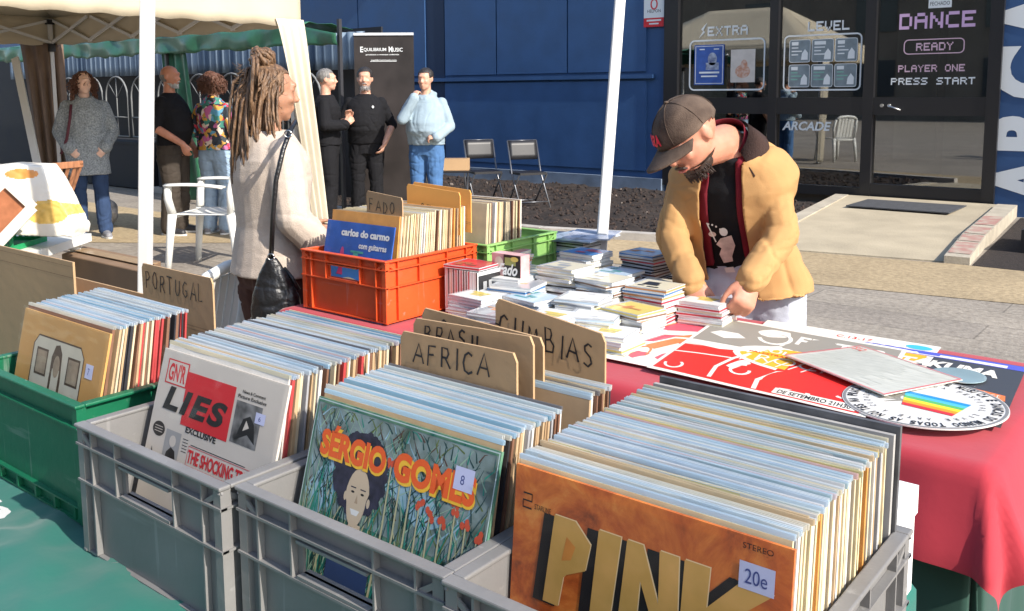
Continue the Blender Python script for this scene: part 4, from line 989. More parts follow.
def curlline(cx, cy, r, a0, a1, k=.5, n=14): return [(cx+r*(1-k*i/n)*math.cos(R(a0+(a1-a0)*i/n)), cy+1.3*r*(1-k*i/n)*math.sin(R(a0+(a1-a0)*i/n))) for i in range(n+1)]
# pink poster on the left
P1 = [(-1.30,2.02),(-1.10,2.03),(-1.20,2.60),(-1.42,2.60)]
P1 = [(-1.36,2.00),(-1.08,2.01),(-1.13,2.60),(-1.41,2.59)]
o = poster('pink and white poster at the left end, partly under the red one', P1, .768, PPK)
p = Print(.0003); p.poly([(0,0),(1,0),(1,.30),(.6,.42),(.3,.36),(0,.40)],PW,1); p.line([(.02,.36),(.3,.55),(.6,.62),(1,.60)],.09,PW,1.5)
p.poly([(.35,.30),(.50,.26),(.66,.48),(.60,.60),(.48,.52)],POR,2); p.line([(.3,.25),(.5,.5),(.75,.55)],.03,PW,2.5); p.line(curlline(.4,.15,.12,0,250),.02,POR,2)
onposter(p, o, P1, .768)
# big psychedelic poster: red field, yellow oval, grey upper third
P2 = [(-1.155,1.985),(-.60,1.955),(-.68,2.55),(-1.245,2.575)]
o = poster('psychedelic poster in red, grey and yellow with swirling white lettering', P2, .774, PW)
p = Print(.00028)
p.poly([(.02,.03),(.97,.02),(.98,.45),(.70,.52),(.35,.50),(.02,.44)],PRD,1)
p.poly([(.02,.54),(.35,.56),(.55,.62),(.98,.66),(.98,.97),(.02,.97)],PGY,1)
p.disc(.60,.50,.335,.185,PW,2); p.disc(.60,.50,.30,.155,PYL,2.5)
p.line([(.02,.49),(.2,.47),(.33,.54),(.45,.66),(.62,.72)],[.05,.03,.06,.04,.02],PW,2.2)
p.line(curlline(.40,.80,.09,200,520,.45),.022,PW,2.2); p.line([(.44,.70),(.56,.74),(.58,.9),(.56,.97)],.018,PW,2.2)
p.line([(.30,.05),(.28,.2),(.31,.36),(.36,.48)],.02,PW,3); p.line([(.52,.03),(.50,.15),(.55,.30),(.62,.34)],.022,PW,3); p.line([(.76,.03),(.72,.18),(.76,.30)],.02,PW,3)
p.line(curlline(.40,.22,.06,90,380,.4),.016,PW,3); p.line(curlline(.64,.16,.06,40,330,.4),.016,PW,3); p.line(curlline(.10,.12,.05,180,420,.4),.014,PW,3); p.line(curlline(.88,.20,.06,60,340,.4),.016,PW,3)
p.line([(.02,.30),(.14,.33),(.30,.36)],.014,PW,3); p.poly([(.88,.32),(.99,.38),(.99,.44),(.80,.40)],PW,3)
for i, (cx, t) in enumerate(((.34,'F'),(.44,'E'),(.54,'S'),(.64,'T'),(.74,'A'),(.84,'S'))): pass
p.text('FESTAS',.50,.76,.42,.14,PW,3,bold=.03); p.text('CULTURAIS',.36,.555,.48,.055,PW,4,bold=.02); p.text('ROCK',.40,.40,.40,.10,PW,4,bold=-.01); p.text('PALESTRAS DANÇAS MUSICA',.34,.505,.52,.03,PRD,4,bold=.02)
for k in range(9): p.line([(.34+.06*k,.36+.0*k),(.36+.065*k,.46)],.008,PW,3.2)
p.rect(.60,.03,.95,.10,PW,3.4); p.text('DE SETEMBRO 21H30',.62,.04,.31,.045,BLACK,4.4,bold=.02)
p.poly([(.06,.70),(.16,.64),(.26,.70),(.2,.76),(.10,.76)],PW,2)
onposter(p, o, P2, .774)
# white sheet with yellow and cyan above it
P3 = [(-1.08,2.44),(-.60,2.43),(-.62,2.655),(-1.12,2.655)]
o = poster('white leaflet with yellow and cyan marks along the far table edge', P3, .7695, PW)
p = Print(.0003); p.disc(.90,.80,.07,.10,PCY,1); p.poly([(.72,.2),(.96,.15),(.97,.5),(.74,.55)],PYL,1); p.text('C.13-17',.45,.7,.2,.12,PRD,2); p.line([(.80,.2),(.84,.5)],.02,PW,2); p.poly([(.1,.05),(.5,.0),(.6,.2),(.1,.2)],PGY,1)
onposter(p, o, P3, .7695)
# charcoal poster on the right
P4 = [(-.80,2.10),(-.362,2.075),(-.40,2.585),(-.80,2.585)]
o = poster('charcoal poster with violet blue strip and white stencil word on the right', P4, .7695, PBK)
p = Print(.0003); p.rect(.0,.90,1,.99,PBL,1); p.rect(.24,.91,.9,.955,PW,2); p.rect(.3,.925,.5,.99,PBL,2.2); p.text('TAKUMA',.30,.70,.58,.13,PW,3,bold=.05,shear=.1); p.poly([(.62,.50),(.96,.44),(.97,.36),(.80,.36)],POR,1.5)
p.text('fest',.84,.385,.1,.06,CREAM,3); p.rect(.02,.86,.14,.9,mat('case_yellow',(.6,.5,.1)),1)
onposter(p, o, P4, .7695)
# round picture disc with rainbow bars
b = NB(); PD = V((-.525,2.115,.781))
bmesh.ops.create_cone(b, cap_ends=True, segments=96, radius1=.17, radius2=.17, depth=.003, matrix=Matrix.Translation((0,0,.0015)))
DW = mat('disc_white', (.70,.68,.64), .3, coat=.3); do = obj('picture_disc', b, DW); do.location = PD; do.rotation_euler = (R(1.0), R(-1), R(-10)); tag(do, 'round white picture disc with rainbow bars and black lettering round its rim', 'picture disc')
p = Print(.0004)
p.line([(.165*math.cos(R(t)), .165*math.sin(R(t))) for t in range(0,360,6)], .006, mat('rim_ring',(.2,.2,.2),.5), 1, True)
ring = 'ARTE MUSICA E DANCAS DO MUNDO TODAS AS NOITES NA PRACA DO CONCELHO '
for i, ch in enumerate(ring):
    if ch == ' ': continue
    a = R(-i*360/len(ring)+110)
    def f(x, y, a=a): return (math.cos(a)*.148 + x*math.sin(a) + y*math.cos(a), math.sin(a)*.148 - x*math.cos(a) + y*math.sin(a))
    p.text(ch, -.005, -.011, .011 if ch != 'I' else .003, .022, BLACK, 2, bold=.03, f=f)
ring2 = 'ARTE A CIDADE E A MUSICA FESTIVAL LIVRE '
for i, ch in enumerate(ring2):
    if ch == ' ': continue
    a = R(-i*360/len(ring2)-60)
    def f(x, y, a=a): return (math.cos(a)*.118 + x*math.sin(a) + y*math.cos(a), math.sin(a)*.118 - x*math.cos(a) + y*math.sin(a))
    p.text(ch, -.004, -.006, .008 if ch != 'I' else .002, .013, BLACK, 2, f=f)
for k, c in enumerate(((.02,.25,.55),(.08,.45,.60),(.10,.42,.12),(.80,.62,.03),(.80,.30,.02),(.65,.03,.04))):
    y1 = .045-k*.016; hw = .08; p.poly([(-.055+.012*k*.5,y1-.016),(.085,y1-.016),(.085,y1),(-.06+.006*k,y1)], mat('bar_%s'%'abcdef'[k], c, .4), 2)
for k in range(7): a = R(120+k*22); p.line([(-.03+.02*math.cos(a),.0+.02*math.sin(a)),(-.04+.07*math.cos(a),.01+.07*math.sin(a))],[.012,.002],PGY,1.5)
p.build('disc_print', Matrix.Translation((0,0,.0032)), do, world=False)
# clear sleeve with a typed sheet, lying across disc and poster
CLS = mat('plastic_sleeve_over_paper', (.64,.64,.56), .18, var=.12, vscale=25, stretch=(1,6,1), coat=.6)
P5 = [(-.905,2.255),(-.60,2.085),(-.49,2.315),(-.775,2.46)]
o = poster('clear plastic sleeve holding a pale typed sheet, lying across the round disc', P5, .7865, CLS, T=.002)
p = Print(.0003)
for k in range(16): p.line([(.06,.1+k*.05),(.06+.75*random.Random(k).uniform(.7,1.05),.1+k*.05)], .006, mat('typed_grey',(.34,.36,.33),.5), 1)
p.line([(.01,.01),(.99,.01),(.99,.99),(.01,.99)],.015,PPK,1.2,True); p.text('S12',.04,.83,.10,.10,PRD,2)
for v in p.bm.verts: v.co.z += .0022
onposter(p, o, P5, .7865)
b = NB(); bmesh.ops.create_cone(b, cap_ends=True, segments=48, radius1=.062, radius2=.062, depth=.002); 
o = obj('small_disc', b, mat('translucent_disc', (.30,.42,.46), .1, coat=.8, var=.1)); o.location = (-.515,2.385,.779); tag(o, 'small pale blue disc poking out beyond the plastic sleeve', 'disc')
# ------------------------------------------------------------------ people
CR_, AW_ = rr_.copy(), fh.copy()
CAM = V((0,0,1.47))
def pt(x, y, D): return CAM + (fw + rr_*((x-512)/F) - uu_*((y-203)/F))*D
def skinmat(n, c): return mat(n, c, .5, var=.10, vscale=22, sub=.12, bump=.05, bscale=220)
SK1 = skinmat('skin_light', (.55,.30,.21)); SK2 = skinmat('skin_tan', (.36,.18,.11)); SK3 = skinmat('skin_warm', (.50,.22,.14)); SK4 = skinmat('skin_pale', (.72,.47,.37))
EYEW = mat('eye_white', (.7,.68,.65), .2); EYED = mat('eye_dark', (.02,.012,.01), .1); LIP = mat('lips', (.42,.13,.11), .45); TEETH = mat('teeth', (.75,.72,.66), .3)
def headm(c, f, u):
    f = V(f).normalized(); u = V(u); u = (u-f*u.dot(f)).normalized(); r = f.cross(u)   # r = the figure's right-hand... image side
    return Matrix(((r.x,-f.x,u.x,c[0]),(r.y,-f.y,u.y,c[1]),(r.z,-f.z,u.z,c[2]),(0,0,0,1)))
def head(bm, M, k=1.0, jaw=1.0, nose=1.0, neck=None):
    S = Matrix.Diagonal((k,k,k,1)); A = M @ S
    def e(c, r, seg=18): bmesh.ops.create_uvsphere(bm, u_segments=seg, v_segments=12, radius=1, matrix=A @ Matrix.Translation(c) @ Matrix.Diagonal((*r,1)))
    e((0,.012,.028),(.075,.094,.088),24); e((0,-.018,-.015),(.066,.074,.075),24); e((0,-.032,-.062),(.050*jaw,.052,.046)); e((0,-.060,-.085),(.026*jaw,.024,.022))
    e((0,-.078,.040),(.046,.018,.016)); e((.035,-.066,-.018),(.022,.020,.020)); e((-.035,-.066,-.018),(.022,.020,.020))
    tube(bm, [A@V((0,-.080,.030)), A@V((0,-.098,-.006)), A@V((0,-.108*1,-.020))], [.007*k,.010*k*nose,.012*k*nose], 8); e((0,-.100,-.020),(.016*nose,.014,.010),8)
    e((0,-.086,-.050),(.022,.010,.007),8); e((0,-.083,-.062),(.019,.010,.007),8)
    for s in (-1,1):
        e((s*.076,.010,.004),(.009,.020,.032),10); e((s*.031,-.074,.020),(.016,.012,.010),8)
def face_bits(par, M, k=1.0, smile=0.0, brow=None, glasses=None):
    A = M @ Matrix.Diagonal((k,k,k,1))
    for s in (-1,1):
        b = NB(); bmesh.ops.create_uvsphere(b, u_segments=12, v_segments=8, radius=.0125, matrix=A@Matrix.Translation((s*.031,-.0765,.017))@Matrix.Diagonal((1.25,.9,.62,1))); e_ = obj('eye', b, EYEW, par, world=True, smooth=True)
        b = NB(); bmesh.ops.create_uvsphere(b, u_segments=10, v_segments=8, radius=.0058, matrix=A@Matrix.Translation((s*.031,-.0850,.017))); obj('iris', b, EYED, e_, world=True, smooth=True)
        if brow is not None:
            b = NB(); tube(b, [A@V((s*.014,-.091,.034)), A@V((s*.031,-.093,.039)), A@V((s*.050,-.080,.034))], [.0035*k,.004*k,.002*k], 6); obj('eyebrow', b, brow, par, world=True)
    b = NB(); tube(b, [A@V((-.024-.006*smile,-.084,-.053+.008*smile)), A@V((-.010,-.0955,-.056)), A@V((.010,-.0955,-.056)), A@V((.024+.006*smile,-.084,-.053+.008*smile))], [.002*k,.0055*k,.0055*k,.002*k], 8); obj('mouth', b, TEETH if smile > 1 else LIP, par, world=True, smooth=True)
    if glasses is not None:
        b = NB()
        for s in (-1,1):
            tube(b, [A@V((s*.033+.022*math.cos(t), -.100+.006*abs(math.cos(t))*(1 if math.cos(t)*s > 0 else 0), .016+.016*math.sin(t))) for t in [i*math.pi/8 for i in range(17)]], .0018*k, 6)
            tube(b, [A@V((s*.055,-.096,.020)), A@V((s*.074,-.05,.022)), A@V((s*.078,.012,.020))], .0018*k, 6)
        tube(b, [A@V((-.011,-.101,.020)), A@V((.011,-.101,.020))], .0018*k, 6)
        obj('glasses', b, glasses, par, world=True)
def hand(bm, w, d, n, side=1, curl=.35, k=1.0, spread=.08):
    """w wrist, d direction to the fingertips, n back-of-hand normal, side: which way the thumb goes"""
    w = V(w); d = V(d).normalized(); n = V(n); n = (n-d*n.dot(d)).normalized(); a = d.cross(n)*side
    M = Matrix(((a.x,d.x,n.x,0),(a.y,d.y,n.y,0),(a.z,d.z,n.z,0),(0,0,0,1)))
    ell(bm, w+d*.045*k, (.038*k,.052*k,.0155*k), rot=M, seg=14, rings=10); ell(bm, w+d*.068*k, (.040*k,.026*k,.014*k), rot=M, seg=14, rings=10)
    for i, (o, L) in enumerate(((.030,.070),(.010,.080),(-.010,.074),(-.029,.058))):
        b0 = w + d*.078*k + a*o*k; dr = (d + a*o*spread*12).normalized(); ps = [b0-d*.02*k]; c = b0; ps.append(c); ang = curl*.5
        for sg in (.45,.32,.25):
            ang += curl*.7; v = dr*math.cos(ang) - n*math.sin(ang); c = c + v*L*sg*k; ps.append(c)
        capsule(bm, ps, [.0095*k,.0092*k,.0086*k,.0078*k,.0066*k], 8)
    t0 = w + d*.018*k + a*.026*k; t1 = t0 + (a*.50+d*.75-n*.35).normalized()*.036*k; t2 = t1 + (a*.25+d*.9-n*.35).normalized()*.030*k; t3 = t2 + (d-n*.5).normalized()*.022*k
    capsule(bm, [w+d*.01*k+a*.012*k, t0, t1, t2, t3], [.014*k,.0145*k,.0115*k,.0095*k,.0080*k], 8)
def frame3(fwd, up_): 
    fwd = V(fwd).normalized(); up_ = V(up_); r = fwd.cross(up_).normalized(); return r, fwd
class Fig:
    """joints in the figure's own frame, facing -Y, feet at z=0, 1.75 m tall. right = -X side of the figure"""
    def __init__(s, **kw):
        s.pel = V((0,0,.93)); s.wa = V((0,0,1.08)); s.ch = V((0,0,1.27)); s.sh = V((0,.005,1.40)); s.nk = V((0,.01,1.47)); s.hd = V((0,-.01,1.625))
        s.fp = V((0,-1,0)); s.fc = V((0,-1,0)); s.hf = V((0,-1,0)); s.hu = V((0,0,1))
        s.S = {-1: V((-.168,.01,1.375)), 1: V((.168,.01,1.375))}; s.E = {-1: V((-.235,.03,1.12)), 1: V((.235,.03,1.12))}; s.W = {-1: V((-.245,-.03,.88)), 1: V((.245,-.03,.88))}
        s.HD = {-1: V((0,-.1,-1)), 1: V((0,-.1,-1))}; s.HN = {-1: V((-1,0,0)), 1: V((1,0,0))}
        s.H = {-1: V((-.09,0,.90)), 1: V((.09,0,.90))}; s.Kn = {-1: V((-.10,-.02,.50)), 1: V((.10,-.02,.50))}; s.A = {-1: V((-.11,.02,.09)), 1: V((.11,.02,.09))}; s.T = {-1: V((-.14,-1,0)), 1: V((.14,-1,0))}
        s.g = 1.0; s.bel = 0.0; s.tor = None
        for k, v in kw.items(): setattr(s, k, v)
    def secs(s, o=0.0, lo=0, hi=9, flare=0.0, bel=None):
        bel = s.bel if bel is None else bel; g = s.g
        up0 = (s.wa-s.pel).normalized(); up1 = (s.nk-s.ch).normalized()
        r0_, f0_ = frame3(s.fp, up0); r1, f1 = frame3(s.fc, up1)
        L = [(s.pel-up0*.11, r0_, f0_, .150, .105, 0), (s.pel, r0_, f0_, .172, .118, 0), (s.pel.lerp(s.wa,.6), r0_, f0_, .158, .108, .5), (s.wa, r0_.lerp(r1,.5), f0_.lerp(f1,.5), .146, .102, 1),
             (s.wa.lerp(s.ch,.5), r1, f1, .153, .108, .9), (s.ch, r1, f1, .170, .120, .4), (s.ch.lerp(s.sh,.6), r1, f1, .180, .112, .1), (s.sh, r1, f1, .150, .088, 0), (s.nk.lerp(s.sh,.3), r1, f1, .085, .066, 0), (s.nk, r1, f1, .056, .056, 0)]
        out = []
        for i, (c, r, f, a, d, bw) in enumerate(L):
            if i < lo or i > hi: continue
            fl = flare*max(0, 3-i)/3
            a2 = a*g + o + fl + bel*bw*.45; d2 = d*g + o + fl + bel*bw*.6
            out.append((c + f*(bel*bw*.5), r*a2, f*d2))
        return out
    def arm(s, bm, k, o=0.0, upto=2, cuff=0.0):
        g = s.g; d = (s.E[k]-s.S[k])
        P = [s.S[k].lerp(s.ch, .35), s.S[k], s.S[k].lerp(s.E[k],.5), s.E[k], s.E[k].lerp(s.W[k],.45), s.W[k]]; Q = [.052*g+o*.6, .050*g+o*.7, .046*g+o, .042*g+o, .038*g+o, .028*g+o+cuff]
        n = {0:3, 1:4, 2:6}[upto]; capsule(bm, P[:n], Q[:n], 12)
    def leg(s, bm, k, o=0.0, cuff=0.0, upto=9):
        g = s.g; P = [s.H[k].lerp(s.pel,.2), s.H[k]-V((0,0,.10)), s.H[k].lerp(s.Kn[k],.55), s.Kn[k], s.Kn[k].lerp(s.A[k],.35), s.A[k]]; Q = [.100*g+o, .090*g+o, .074*g+o, .056*g+o, .054*g+o+cuff*.4, .036*g+o+cuff]
        capsule(bm, P[:upto], Q[:upto], 14)
def beard_shell(t, M, m, k=1.0, jaw=1.0, world=False, full=1.0):
    A = M @ Matrix.Diagonal((k,)*3+(1,)); b = NB()
    for c, r_, zt_ in (((0,-.032,-.062),(.050*jaw,.052,.046),-.064), ((0,-.060,-.085),(.026*jaw,.024,.022),-.066), ((0,-.018,-.015),(.066,.074,.075),-.056)):
        g = bmesh.ops.create_uvsphere(b, u_segments=32, v_segments=26, radius=1, matrix=Matrix.Translation(c)@Matrix.Diagonal((r_[0]*1.07+.002, r_[1]*1.07+.002, r_[2]*1.07+.002, 1)))
        cut = [v for v in g['verts'] if v.co.z > zt_ + .012*noise.noise(v.co*90) or v.co.y > .02]; bmesh.ops.delete(b, geom=cut, context='VERTS')
    rn = random.Random(5)
    for i in range(260):
        a = rn.uniform(-1.5, 1.5); z = rn.uniform(-.102,-.070); p0 = V((math.sin(a)*.050*jaw, -.030-math.cos(a)*.052, z)); d = V((math.sin(a)*.4, -math.cos(a)*.4, -1)).normalized()
        tube(b, [p0, p0+d*.008, p0+d*.015+V((rn.uniform(-.004,.004),0,0))], [.0016,.0013,.0006], 4)
    tube(b, [V((-.026,-.088,-.052)), V((-.012,-.099,-.042)), V((0,-.101,-.040)), V((.012,-.099,-.042)), V((.026,-.088,-.052))], [.003,.005,.0045,.005,.003], 6)
    b.transform(A)
    return obj('beard', b, m, t, world=world, smooth=True)
def build_person(label, loc, rz, H, fig, skin_m, top, bottom, shoes, vox=.009, sleeve=2, topoff=.022, hem=1, hood=False, handk=1.0, curl=.5, beard=None, brow=None, glasses=None, smile=0, jaw=1.0, skirt=0, group=None, topdisp=.014, seed=0, cuff=.008, legoff=.018, legcuff=.022, headk=1.0):
    t = thing('person', label, 'person', loc, rz, group); s_ = H/1.75; t.scale = (s_,)*3
    M = headm(fig.hd, fig.hf, fig.hu)
    b = NB(); loft(b, fig.secs(0)); capsule(b, [fig.nk, fig.hd - fig.hu*.05 + (-fig.hf)*.02], [.057*fig.g**.5,.050*fig.g**.3], 14); head(b, M, headk, jaw)
    for k in (-1,1):
        fig.arm(b, k); fig.leg(b, k); hand(b, fig.W[k], fig.HD[k], fig.HN[k], side=k*1, curl=curl, k=handk)
        a = fig.A[k]; d = fig.T[k].normalized(); capsule(b, [a-V((0,0,.03)), a-V((0,0,.05))+d*.13], [.036,.026], 10)
    body = skin(b, 'body', skin_m, t, vox=vox, smooth=3)
    face_bits(t, M, headk, smile, brow, glasses)
    b = NB(); S = fig.secs(topoff, lo=hem, hi=9, flare=.012)
    if skirt: 
        c, ax, ay = S[0]; S = [(c-V((0,0,skirt)), ax*1.06, ay*1.06)] + S
    loft(b, S)
    for k in (-1,1): fig.arm(b, k, topoff*.75, upto=sleeve, cuff=cuff)
    if hood: 
        c = fig.nk - fig.fc*.055 - V((0,0,.015)); ell(b, c, (.105,.06,.075), seg=16, rings=10)
        for k in (-1,1): capsule(b, [c+V((k*.08,0,.02)), fig.nk+V((k*.07,0,.0))+fig.fc*.03, fig.nk+V((k*.02,0,-.05))+fig.fc*.10], [.03,.026,.018], 8)
    topo = skin(b, 'top', top, t, vox=vox, smooth=2, disp=folds(topdisp, 8, .7, seed))
    b = NB(); loft(b, fig.secs(.014, hi=2))
    for k in (-1,1): fig.leg(b, k, legoff, cuff=legcuff)
    skin(b, 'trousers', bottom, t, vox=vox, smooth=2, disp=folds(.014, 9, .8, seed+4))
    for k in (-1,1):
        b = NB(); a = fig.A[k].copy(); a.z = .0; d = fig.T[k].normalized()
        capsule(b, [a-d*.045+V((0,0,.045)), a+d*.05+V((0,0,.042)), a+d*.155+V((0,0,.034))], [.042,.043,.036], 12); capsule(b, [a+V((0,0,.05)), a+V((0,0,.10))], [.046,.044], 12)
        sh = skin(b, 'shoe', shoes, t, vox=.009, smooth=2)
        for v in sh.data.vertices: v.co.z = max(v.co.z, .008)
        b = NB(); px_ = d.cross(V((0,0,1)))
        loft(b, [(a+d*.055+V((0,0,.001)), d*.150, px_*.048), (a+d*.055+V((0,0,.022)), d*.152, px_*.050)], n=20); obj('sole', b, mat('sole_white', (.6,.6,.58), .6), sh)
    if beard is not None: beard_shell(t, M, beard, headk, jaw)
    return t, M, topo
def short_hair(t, M, m, k=1.0, back=.012, topz=.04, r=(.083,.096,.088), cut=-.03, amp=.004, front=-.045):
    A = M @ Matrix.Diagonal((k,)*3+(1,)); b = NB()
    bmesh.ops.create_uvsphere(b, u_segments=40, v_segments=28, radius=1, matrix=Matrix.Translation((0,back+.006,topz))@Matrix.Diagonal((*r,1)))
    kill = [v for v in b.verts if (v.co.y < front and v.co.z < .075) or v.co.z < cut or (v.co.y < .0 and v.co.z < .02)]
    bmesh.ops.delete(b, geom=kill, context='VERTS')
    b.transform(A)
    for v in b.verts: v.co += V((noise.noise(v.co*60), noise.noise(v.co*60+V((5,5,5))), noise.noise(v.co*70)))*amp
    return obj('hair', b, m, t, smooth=True)
def curl_hair(t, M, m, c, r, n=260, k=1.0, L=.10, rad=.0055, seed=1, face=-.05, droop=.5, amp=.25):
    """bushy hair: an uneven mass with loose curls round it"""
    rn = random.Random(seed); b = NB(); A = M @ Matrix.Diagonal((k,)*3+(1,))
    for i in range(n):
        th = rn.uniform(0, 2*math.pi); z = rn.uniform(-.7, 1); q = math.sqrt(1-z*z)
        d = V((q*math.cos(th), q*math.sin(th), z)); p = V(c) + V((d.x*r[0], d.y*r[1], d.z*r[2]))*rn.uniform(.78,1.0)
        if p.y < face and p.z < .075: continue
        ps = []; ph = rn.uniform(0, 6.3); dd = (V((d.x*.8, d.y*.8, d.z*.35-.15)) + V((0,0,-droop))*rn.uniform(.5,1.5)).normalized(); x, y = frame_of(dd)
        for j in range(9):
            a = ph + j*1.5; ps.append(A @ (p + dd*L*j/8 + (x*math.cos(a)+y*math.sin(a))*.008))
        tube(b, ps, [rad*k*(1-.06*j) for j in range(9)], 5)
    h = obj('hair', b, m, t)
    b = NB(); bmesh.ops.create_icosphere(b, subdivisions=4, radius=1, matrix=Matrix.Translation(c)@Matrix.Diagonal((r[0]*.93, r[1]*.93, r[2]*.93, 1)))
    bmesh.ops.delete(b, geom=[v for v in b.verts if v.co.y < face and v.co.z < .07], context='VERTS')
    for v in b.verts: v.co += V((noise.noise(v.co*28), noise.noise(v.co*28+V((9,1,4))), noise.noise(v.co*28+V((3,7,2)))))*.03*amp*4
    b.transform(A); obj('scalp_hair', b, m, h, smooth=False)
    return h
def hairmat(n, c, c2=None): return mat(n, c, .5, color2=c2 or tuple(x*2 for x in c), vscale=90, bump=.6, bscale=160, stretch=(1,1,.25))
HB = hairmat('hair_dark_brown', (.022,.012,.008)); HCH = hairmat('hair_chestnut', (.06,.026,.015), (.15,.06,.035)); HGR = hairmat('hair_grey', (.07,.065,.06), (.24,.23,.22)); HBL = hairmat('hair_black', (.012,.010,.010), (.03,.025,.022)); HWB = hairmat('beard_grey_white', (.3,.29,.28), (.62,.6,.58))
def clothm(n, c, **k): return mat(n, c, k.pop('rough', .88), var=k.pop('var', .12), vscale=k.pop('vscale', 12), bump=k.pop('bump', .14), bscale=k.pop('bscale', 260), sheen=.0, spec=.25, **k)
DENIM = clothm('dark_denim', (.03,.055,.12)); DENIMB = clothm('blue_denim', (.06,.14,.30)); DENIML = clothm('light_denim', (.28,.38,.50)); BLKC = clothm('black_cotton', (.008,.008,.010)); DKT = clothm('dark_brown_trousers', (.05,.04,.032)); SHB = mat('dark_shoe', (.03,.03,.035), .5); SHG = mat('grey_shoe', (.22,.22,.24), .6)
def facing(x, y, tx, ty):  # rotation about z that points the figure's -Y at a target
    return math.atan2(tx-x, -(ty-y))
# 1 woman in grey hooded coat facing the camera
GCOAT = clothm('grey_melange_coat', (.40,.44,.47), color2=(.15,.17,.19), vscale=70, bump=.5)
f = Fig(); f.hd = V((.0,-.02,1.62)); f.hf = V((.25,-1,-.06))
for k in (-1,1): f.E[k] = V((k*.25,.04,1.12)); f.W[k] = V((k*.17,-.12,.96)); f.HD[k] = V((-k*.5,-.4,-.7)); f.HN[k] = V((k*.5,-1,.2))
f.A[1] = V((.13,-.04,.09)); f.Kn[1] = V((.11,-.05,.5))
x, y = -9.33, 4.66
t, M, topo = build_person('smiling woman with long curly hair in a grey hooded coat, left of the tent pole', (x,y,0), facing(x,y,0,.3), 1.72, f, SK4, GCOAT, DENIM, SHG, skirt=.15, hood=True, hem=0, topoff=.045, glasses=BLACK, smile=1.5, brow=HB, seed=1, topdisp=.012)
curl_hair(t, M, HCH, (0,.022,.03), (.095,.10,.096), n=320, L=.11, rad=.006, face=-.028, droop=1.2, seed=3)
for k in (-1,1):
    b = NB()
    for i in range(26):
        rn = random.Random(i+40*k); p0 = V((k*(.078+.03*rn.random()), .0+.05*rn.random(), .02)); ps = []
        for j in range(10): ps.append(M @ (p0 + V((k*.02*j/9+.012*math.cos(j*1.6+i), -.02*j/9+.012*math.sin(j*1.6+i), -.20*j/9*(.7+.5*rn.random())))))
        tube(b, ps, .007, 5)
    obj('hair_lock', b, HCH, t)
STR = mat('maroon_strap', (.10,.02,.035), .7)
b = NB(); tube(b, [V((-.13,-.115,1.40)), V((-.15,-.155,1.25)), V((-.19,-.165,1.05)), V((-.25,-.10,.9))], .014, 8); obj('bag_strap', b, STR, t)
# 2 bald man with grey beard, seen from his left side
f = Fig(g=1.08, bel=.09); f.hf = V((0,-1,-.05))
for k in (-1,1): f.E[k] = V((k*.25,.05,1.12)); f.W[k] = V((k*.25,-.10,.90)); f.HD[k] = V((0,-.35,-1))
f.W[-1] = V((-.2,-.22,.95))
x, y = -8.84, 5.33
t, M, topo = build_person('bald man with a short grey beard in a black t-shirt, half behind the tent pole', (x,y,0), R(120), 1.78, f, SK3, BLKC, DKT, SHB, sleeve=1, topoff=.018, beard=HWB, brow=HWB, seed=2, legoff=.028)
b = NB(); bmesh.ops.create_uvsphere(b, u_segments=36, v_segments=24, radius=1, matrix=Matrix.Translation((0,.022,.01))@Matrix.Diagonal((.080,.090,.075,1)))
bmesh.ops.delete(b, geom=[v for v in b.verts if v.co.z > .022 or v.co.z < -.05 or v.co.y < .0], context='VERTS'); b.transform(M); obj('hair', b, HGR, t, smooth=True)
# 3 person with bushy curly hair, back to the camera, floral jacket
FLO = mat('floral_jacket', (.02,.02,.025), .7, bump=.3, bscale=100)
nt_ = FLO.node_tree; tc_ = nt_.nodes.new('ShaderNodeTexCoord'); vo = nt_.nodes.new('ShaderNodeTexVoronoi'); vo.inputs['Scale'].default_value = 22; vo.inputs['Randomness'].default_value = 1
rp_ = nt_.nodes.new('ShaderNodeValToRGB'); rp_.color_ramp.interpolation = 'CONSTANT'
els = [(0,(.015,.02,.03)),(.18,(.50,.27,.05)),(.34,(.08,.26,.38)),(.46,(.42,.10,.24)),(.60,(.02,.03,.04)),(.70,(.60,.50,.42)),(.82,(.45,.02,.05)),(.92,(.04,.20,.16))]
for i, (p_, c_) in enumerate(els):
    e_ = rp_.color_ramp.elements[0] if i == 0 else (rp_.color_ramp.elements[1] if i == 1 else rp_.color_ramp.elements.new(p_))
    e_.position = p_; e_.color = (*c_, 1)
nz = nt_.nodes.new('ShaderNodeTexNoise'); nz.inputs['Scale'].default_value = 9; mxv = nt_.nodes.new('ShaderNodeMix'); mxv.data_type = 'VECTOR'; mxv.inputs[0].default_value = .16
nt_.links.new(tc_.outputs['Object'], mxv.inputs[4]); nt_.links.new(nz.outputs['Color'], mxv.inputs[5]); nt_.links.new(tc_.outputs['Object'], nz.inputs['Vector'])
nt_.links.new(mxv.outputs[1], vo.inputs['Vector']); sp_ = nt_.nodes.new('ShaderNodeSeparateColor'); nt_.links.new(vo.outputs['Color'], sp_.inputs[0]); nt_.links.new(sp_.outputs[0], rp_.inputs['Fac']); nt_.links.new(rp_.outputs['Color'], nt_.nodes['Principled BSDF'].inputs['Base Color'])
f = Fig(); 
for k in (-1,1): f.E[k] = V((k*.26,.02,1.13)); f.W[k] = V((k*.13,-.18,1.08)); f.HD[k] = V((-k*.6,-.8,.1)); f.HN[k] = V((0,0,1))
x, y = -8.50, 5.62
t, M, topo = build_person('person with bushy brown curls in a colourful floral jacket and light jeans, back turned', (x,y,0), R(200), 1.68, f, SK1, FLO, DENIML, SHG, topoff=.04, seed=5, topdisp=.014, hood=True, legoff=.03)
